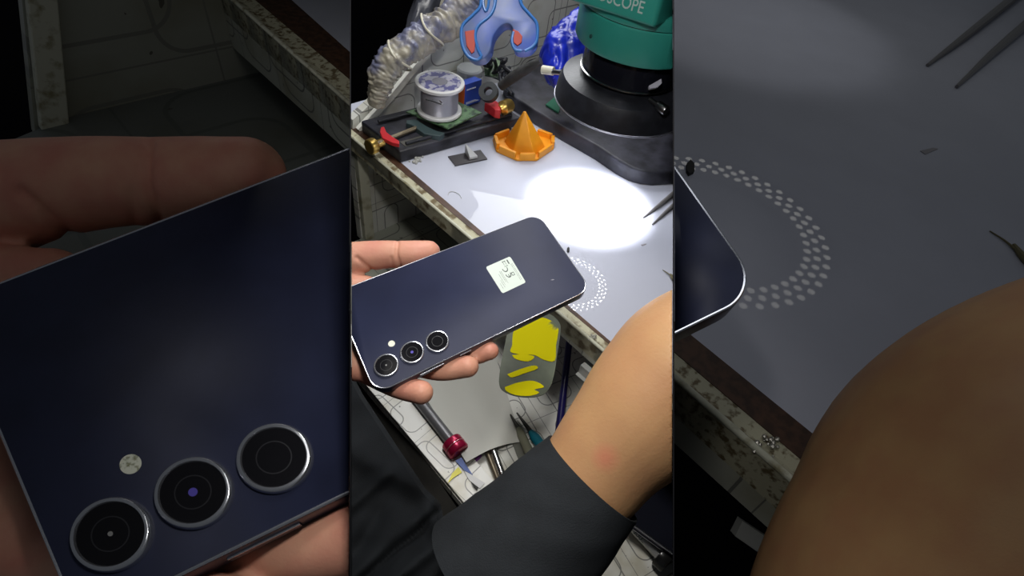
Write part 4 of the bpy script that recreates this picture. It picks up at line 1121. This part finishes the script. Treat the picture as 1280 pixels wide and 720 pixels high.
bm = bmesh.new(); tube(bm, [a, c], [.0042, .0036], 16); tag(fin(bm, 'blue_rod', mat('deep_blue_plastic', (.015, .012, .10), .3), None, smooth=True, sharp=50), 'thin deep blue rod leaning between shelf and bench edge', 'rod')
# yellow smeared plate
def yplate():
    t = empty('yellow_phone_plate', 'clear phone-shaped plate smeared with yellow paint, jutting out from the bench edge under the phone', 'plate')
    out = [(640, 398), (655, 391), (676, 390.5), (690, 394), (699.5, 404), (700.5, 416), (697, 440), (693, 466), (688, 483), (679, 493), (664, 496.5), (645, 495), (630, 489), (624, 480), (625, 462), (630, 436), (635, 412)]
    p0 = CB.Z(650, 500, ZS + .003); n = R @ np.array([0.05, -.42, 1.0]); n /= np.linalg.norm(n)
    nm = R @ np.array([0.0, .15, 1.0]); nm /= np.linalg.norm(nm)
    q = catmull([np.array(p, float) for p in out + [out[0]]], 4)[:-1]
    top = CB.Z(680, 392, .003); hor = R @ np.array([1, .1, 0]); pn = np.cross(top - CB.Z(655, 495, -.012), hor); pn /= np.linalg.norm(pn)
    if pn @ (top - C) < 0: pn = -pn
    f = lambda x, y, o=0: CB.pl(x, y, top, pn) + pn * o
    bm = bmesh.new(); prism(bm, [f(x, y) for x, y in q], pn * .0012)
    fin(bm, 'plate_sheet', mat('grey_green_plate', (.11, .13, .085), .5, spec=.3, noise_amt=.4, nscale=30), t)
    # paint: bands
    m = mat('smeared_yellow_paint', (.72, .64, 0.0), .75, spec=.1)
    nt = m.node_tree
    b_ = nt.nodes['Principled BSDF']; tc = nt.nodes.new('ShaderNodeTexCoord'); mp = nt.nodes.new('ShaderNodeMapping'); mp.inputs['Rotation'].default_value = (.4, .3, .6); mp.inputs['Scale'].default_value = (22, 22, 90)
    nz = nt.nodes.new('ShaderNodeTexNoise'); nz.inputs['Scale'].default_value = 1.0; nz.inputs['Detail'].default_value = 8; nz.inputs['Distortion'].default_value = .6
    rp = nt.nodes.new('ShaderNodeValToRGB'); rp.color_ramp.elements[0].position = .33; rp.color_ramp.elements[1].position = .37
    rp.color_ramp.elements[0].color = (.16, .19, .11, 1); rp.color_ramp.elements[1].color = (.72, .64, 0, 1)
    L = nt.links.new; L(tc.outputs['Object'], mp.inputs[0]); L(mp.outputs[0], nz.inputs['Vector']); L(nz.outputs['Fac'], rp.inputs[0]); L(rp.outputs[0], b_.inputs['Base Color'])
    for pr, mm_ in (([(645, 404), (660, 396.5), (682, 398), (697, 408), (697, 421), (695, 432), (693.5, 451), (680, 450), (668, 444), (650, 443), (638, 440), (640, 432), (641, 418)], m),
               ([(640, 444), (655, 443), (668, 446), (660, 452), (645, 449)], m),
               ([(634, 468), (652, 461), (668, 457), (672, 461), (655, 467), (640, 472)], m),
               ([(631, 484), (645, 479), (662, 476), (672, 478), (680, 484), (668, 487), (674, 491), (662, 495), (645, 494), (633, 489)], m)):
        q2 = catmull([np.array(p, float) for p in pr + [pr[0]]], 3)[:-1]
        bm = bmesh.new(); prism(bm, [f(x, y, -.00005) for x, y in q2], -pn * .00035); fin(bm, 'yellow_paint', mm_, t)
yplate()
# clear bracket on the rail
bm = bmesh.new(); xr_ = .296
box(bm, CB.X(731, 452, xr_), (0, -.017, 0), (0, 0, -.012), (-.006, 0, 0))
box(bm, CB.X(731, 452, xr_) + np.array([-.006, 0, -.012]), (0, -.017, 0), (-.004, 0, 0), (0, 0, .0015))
tag(fin(bm, 'clear_bracket', mat('clear_acrylic', (.45, .46, .44), .1, alpha=.5), None, bevel=.0006), 'little clear plastic bracket hanging under the bench rail', 'bracket')
bm = bmesh.new(); u = 3.9; a_ = RB.V(731, 452, RB.Z(471, 200, 0), RB.Z(757, 443, 0))
prism(bm, [RB.D(x, y, depth(a_) * .985) for x, y in ((731, 452), (746, 462), (741, 467), (728, 458))], R @ np.array([0, 0, .02]))
tag(fin(bm, 'clear_bracket', mat('clear_acrylic', (.45, .46, .44), .1, alpha=.5), None, RB, bevel=.0006), 'dim clear bracket hanging under the bench rail in the right booth', 'bracket')
# solder spatter on the edge
def spatter(b, label):
    rr = random.Random(8); bm = bmesh.new(); u = 1 if b is CB else 3.6
    for (x, y, n, s) in ((741, 421, 16, 5), (756, 438, 8, 3)):
        for i in range(n):
            p = b.Z(x + rr.gauss(0, s * .6), y + rr.gauss(0, s * .6), .0012); bmesh.ops.create_icosphere(bm, subdivisions=1, radius=rr.uniform(.0005, .0014) * u, matrix=Matrix.Translation(Vector(p)))
    tag(fin(bm, 'solder_spatter', mat('solder_spatter', (.45, .44, .40), .35, metal=.6), None, b, smooth=True), label, 'solder', kind='stuff')
spatter(CB, 'silver solder spatter stuck on the chipped bench edge beside the forearm'); spatter(RB, 'dull solder spatter on the bench edge in the dim right booth')
# bottom right: dark tablet and silver torch
def tablet():
    t = empty('dark_tablet', 'glossy black device with a silver edge at the bottom right, by the sleeve', 'device')
    z1 = -.105
    out = [(783, 648), (800, 627), (815, 612), (842, 598), (900, 590), (930, 640), (930, 740), (900, 733)]
    top = [CB.Z(*q, z1) for q in out]
    bm = bmesh.new(); prism(bm, top, -UP * .002); fin(bm, 'glass_top', black_gloss, t, bevel=.0006)
    bm = bmesh.new(); prism(bm, [p - UP * .0021 for p in top], -UP * .0065); fin(bm, 'side_frame', mat('violet_grey_frame', (.12, .11, .16), .3, metal=.4), t, bevel=.0006)
    a, c = top[0], top[-1]; o_ = np.cross(c - a, UP); o_ /= np.linalg.norm(o_); o_ *= np.sign(o_ @ (C - a)) * .0006
    bm = bmesh.new(); tube(bm, [a + o_ - UP * .0018, c + o_ - UP * .0018], .0006, 8); fin(bm, 'silver_line', silver_rim, t)
    bm = bmesh.new(); tube(bm, [a + o_ - UP * .0082, c + o_ - UP * .0082], .0005, 8); fin(bm, 'silver_line', silver_rim, t)
tablet()
def torch():
    t = empty('silver_tube', 'slim silver tube tool with a black end cap on the shelf, bottom right', 'tool')
    zc = ZS + .008
    a, c, e = CB.Z(772, 639, zc), CB.Z(823, 693, zc), CB.Z(836, 706, zc)
    bm = bmesh.new(); tube(bm, [a, c], .0046, 24); bd = fin(bm, 'tube_body', mat('brushed_steel', (.50, .50, .49), .35, metal=.45), t, smooth=True, sharp=50)
    d = c - a; d /= np.linalg.norm(d)
    bm = bmesh.new(); lathe(bm, c, [(0.006, 0), (0.0098, .0006), (0.0103, .0018), (0.0103, .0095), (0.0096, .011), (.008, .0114)], 40, axis=d); fin(bm, 'black_cap', mat('black_metal_cap', (.035, .035, .035), .25, metal=.6), t, smooth=True, sharp=40)
    # print on the tube
    side = np.cross(d, UP); side /= np.linalg.norm(side)
    if side @ (R @ np.array([0, 1.0, 0])) < 0: side = -side
    st = CB.Z(785, 660, zc)
    s0 = (st - a) @ d
    st = a + d * s0
    rad = .0047
    def fn(x, y):
        an = math.radians(52) - (y - .0015) / rad
        return st + d * x + (side * math.sin(an) + UP * math.cos(an)) * rad
    bm = bmesh.new(); text_mesh('2UUL', .0050, lambda x, y: fn(x + .006, y), bm, 'LEFT', .0002)
    n = 16
    for k in range(n):
        a0, a1 = 2 * math.pi * k / n, 2 * math.pi * (k + 1) / n
        bm.faces.new([bm.verts.new(Vector(fn(.002 + r * math.cos(q), .0016 + r * math.sin(q)))) for r, q in ((.0014, a0), (.0020, a0), (.0020, a1), (.0014, a1))])
    fin(bm, 'printed_name', ink, bd)
torch()

# ================================================================== finish: trim at the booth boards, set origins
def clip(o, planes):
    if o.type != 'MESH' or not planes: return
    me = o.data
    co = np.empty(len(me.vertices) * 3); me.vertices.foreach_get('co', co); co = co.reshape(-1, 3)
    for p, n in planes:
        if len(co) and ((co - p) @ n > 0).any():
            bm = bmesh.new(); bm.from_mesh(me)
            closed = all(len(e.link_faces) == 2 for e in bm.edges)
            r = bmesh.ops.bisect_plane(bm, geom=bm.verts[:] + bm.edges[:] + bm.faces[:], plane_co=Vector(p), plane_no=Vector(n), clear_outer=True)
            if closed:
                eds = [g for g in r['geom_cut'] if isinstance(g, bmesh.types.BMEdge)]
                try: bmesh.ops.holes_fill(bm, edges=eds, sides=0)
                except Exception: pass
            bm.to_mesh(me); bm.free(); me.update()
            co = np.empty(len(me.vertices) * 3); me.vertices.foreach_get('co', co); co = co.reshape(-1, 3)
skip = set(ALL_SKIP)
for o, b in ALL:
    if o in skip: continue
    clip(o, b.planes)
def kids(o): return [c for c, _ in ALL2 if c.parent == o]
dead = [o for o, b in ALL if o.type == 'MESH' and len(o.data.vertices) == 0]
ALL2 = [(o, b) for o, b in ALL if o not in dead]
for o in dead:
    for c in o.children: c.parent = o.parent
    bpy.data.objects.remove(o)
def tree(o):
    out = [o]
    for c in kids(o): out += tree(c)
    return out
for o, b in list(ALL2):
    if o.parent is not None: continue
    tr = [q for q in tree(o) if q.type == 'MESH']
    if not tr:
        bpy.data.objects.remove(o); continue
    P = np.vstack([np.array([v.co[:] for v in q.data.vertices]) for q in tr])
    base = Vector(((P[:, 0].min() + P[:, 0].max()) / 2, (P[:, 1].min() + P[:, 1].max()) / 2, P[:, 2].min()))
    if o.get('kind') == 'structure': continue
    for q in tr: q.data.transform(Matrix.Translation(-base))
    o.location = base
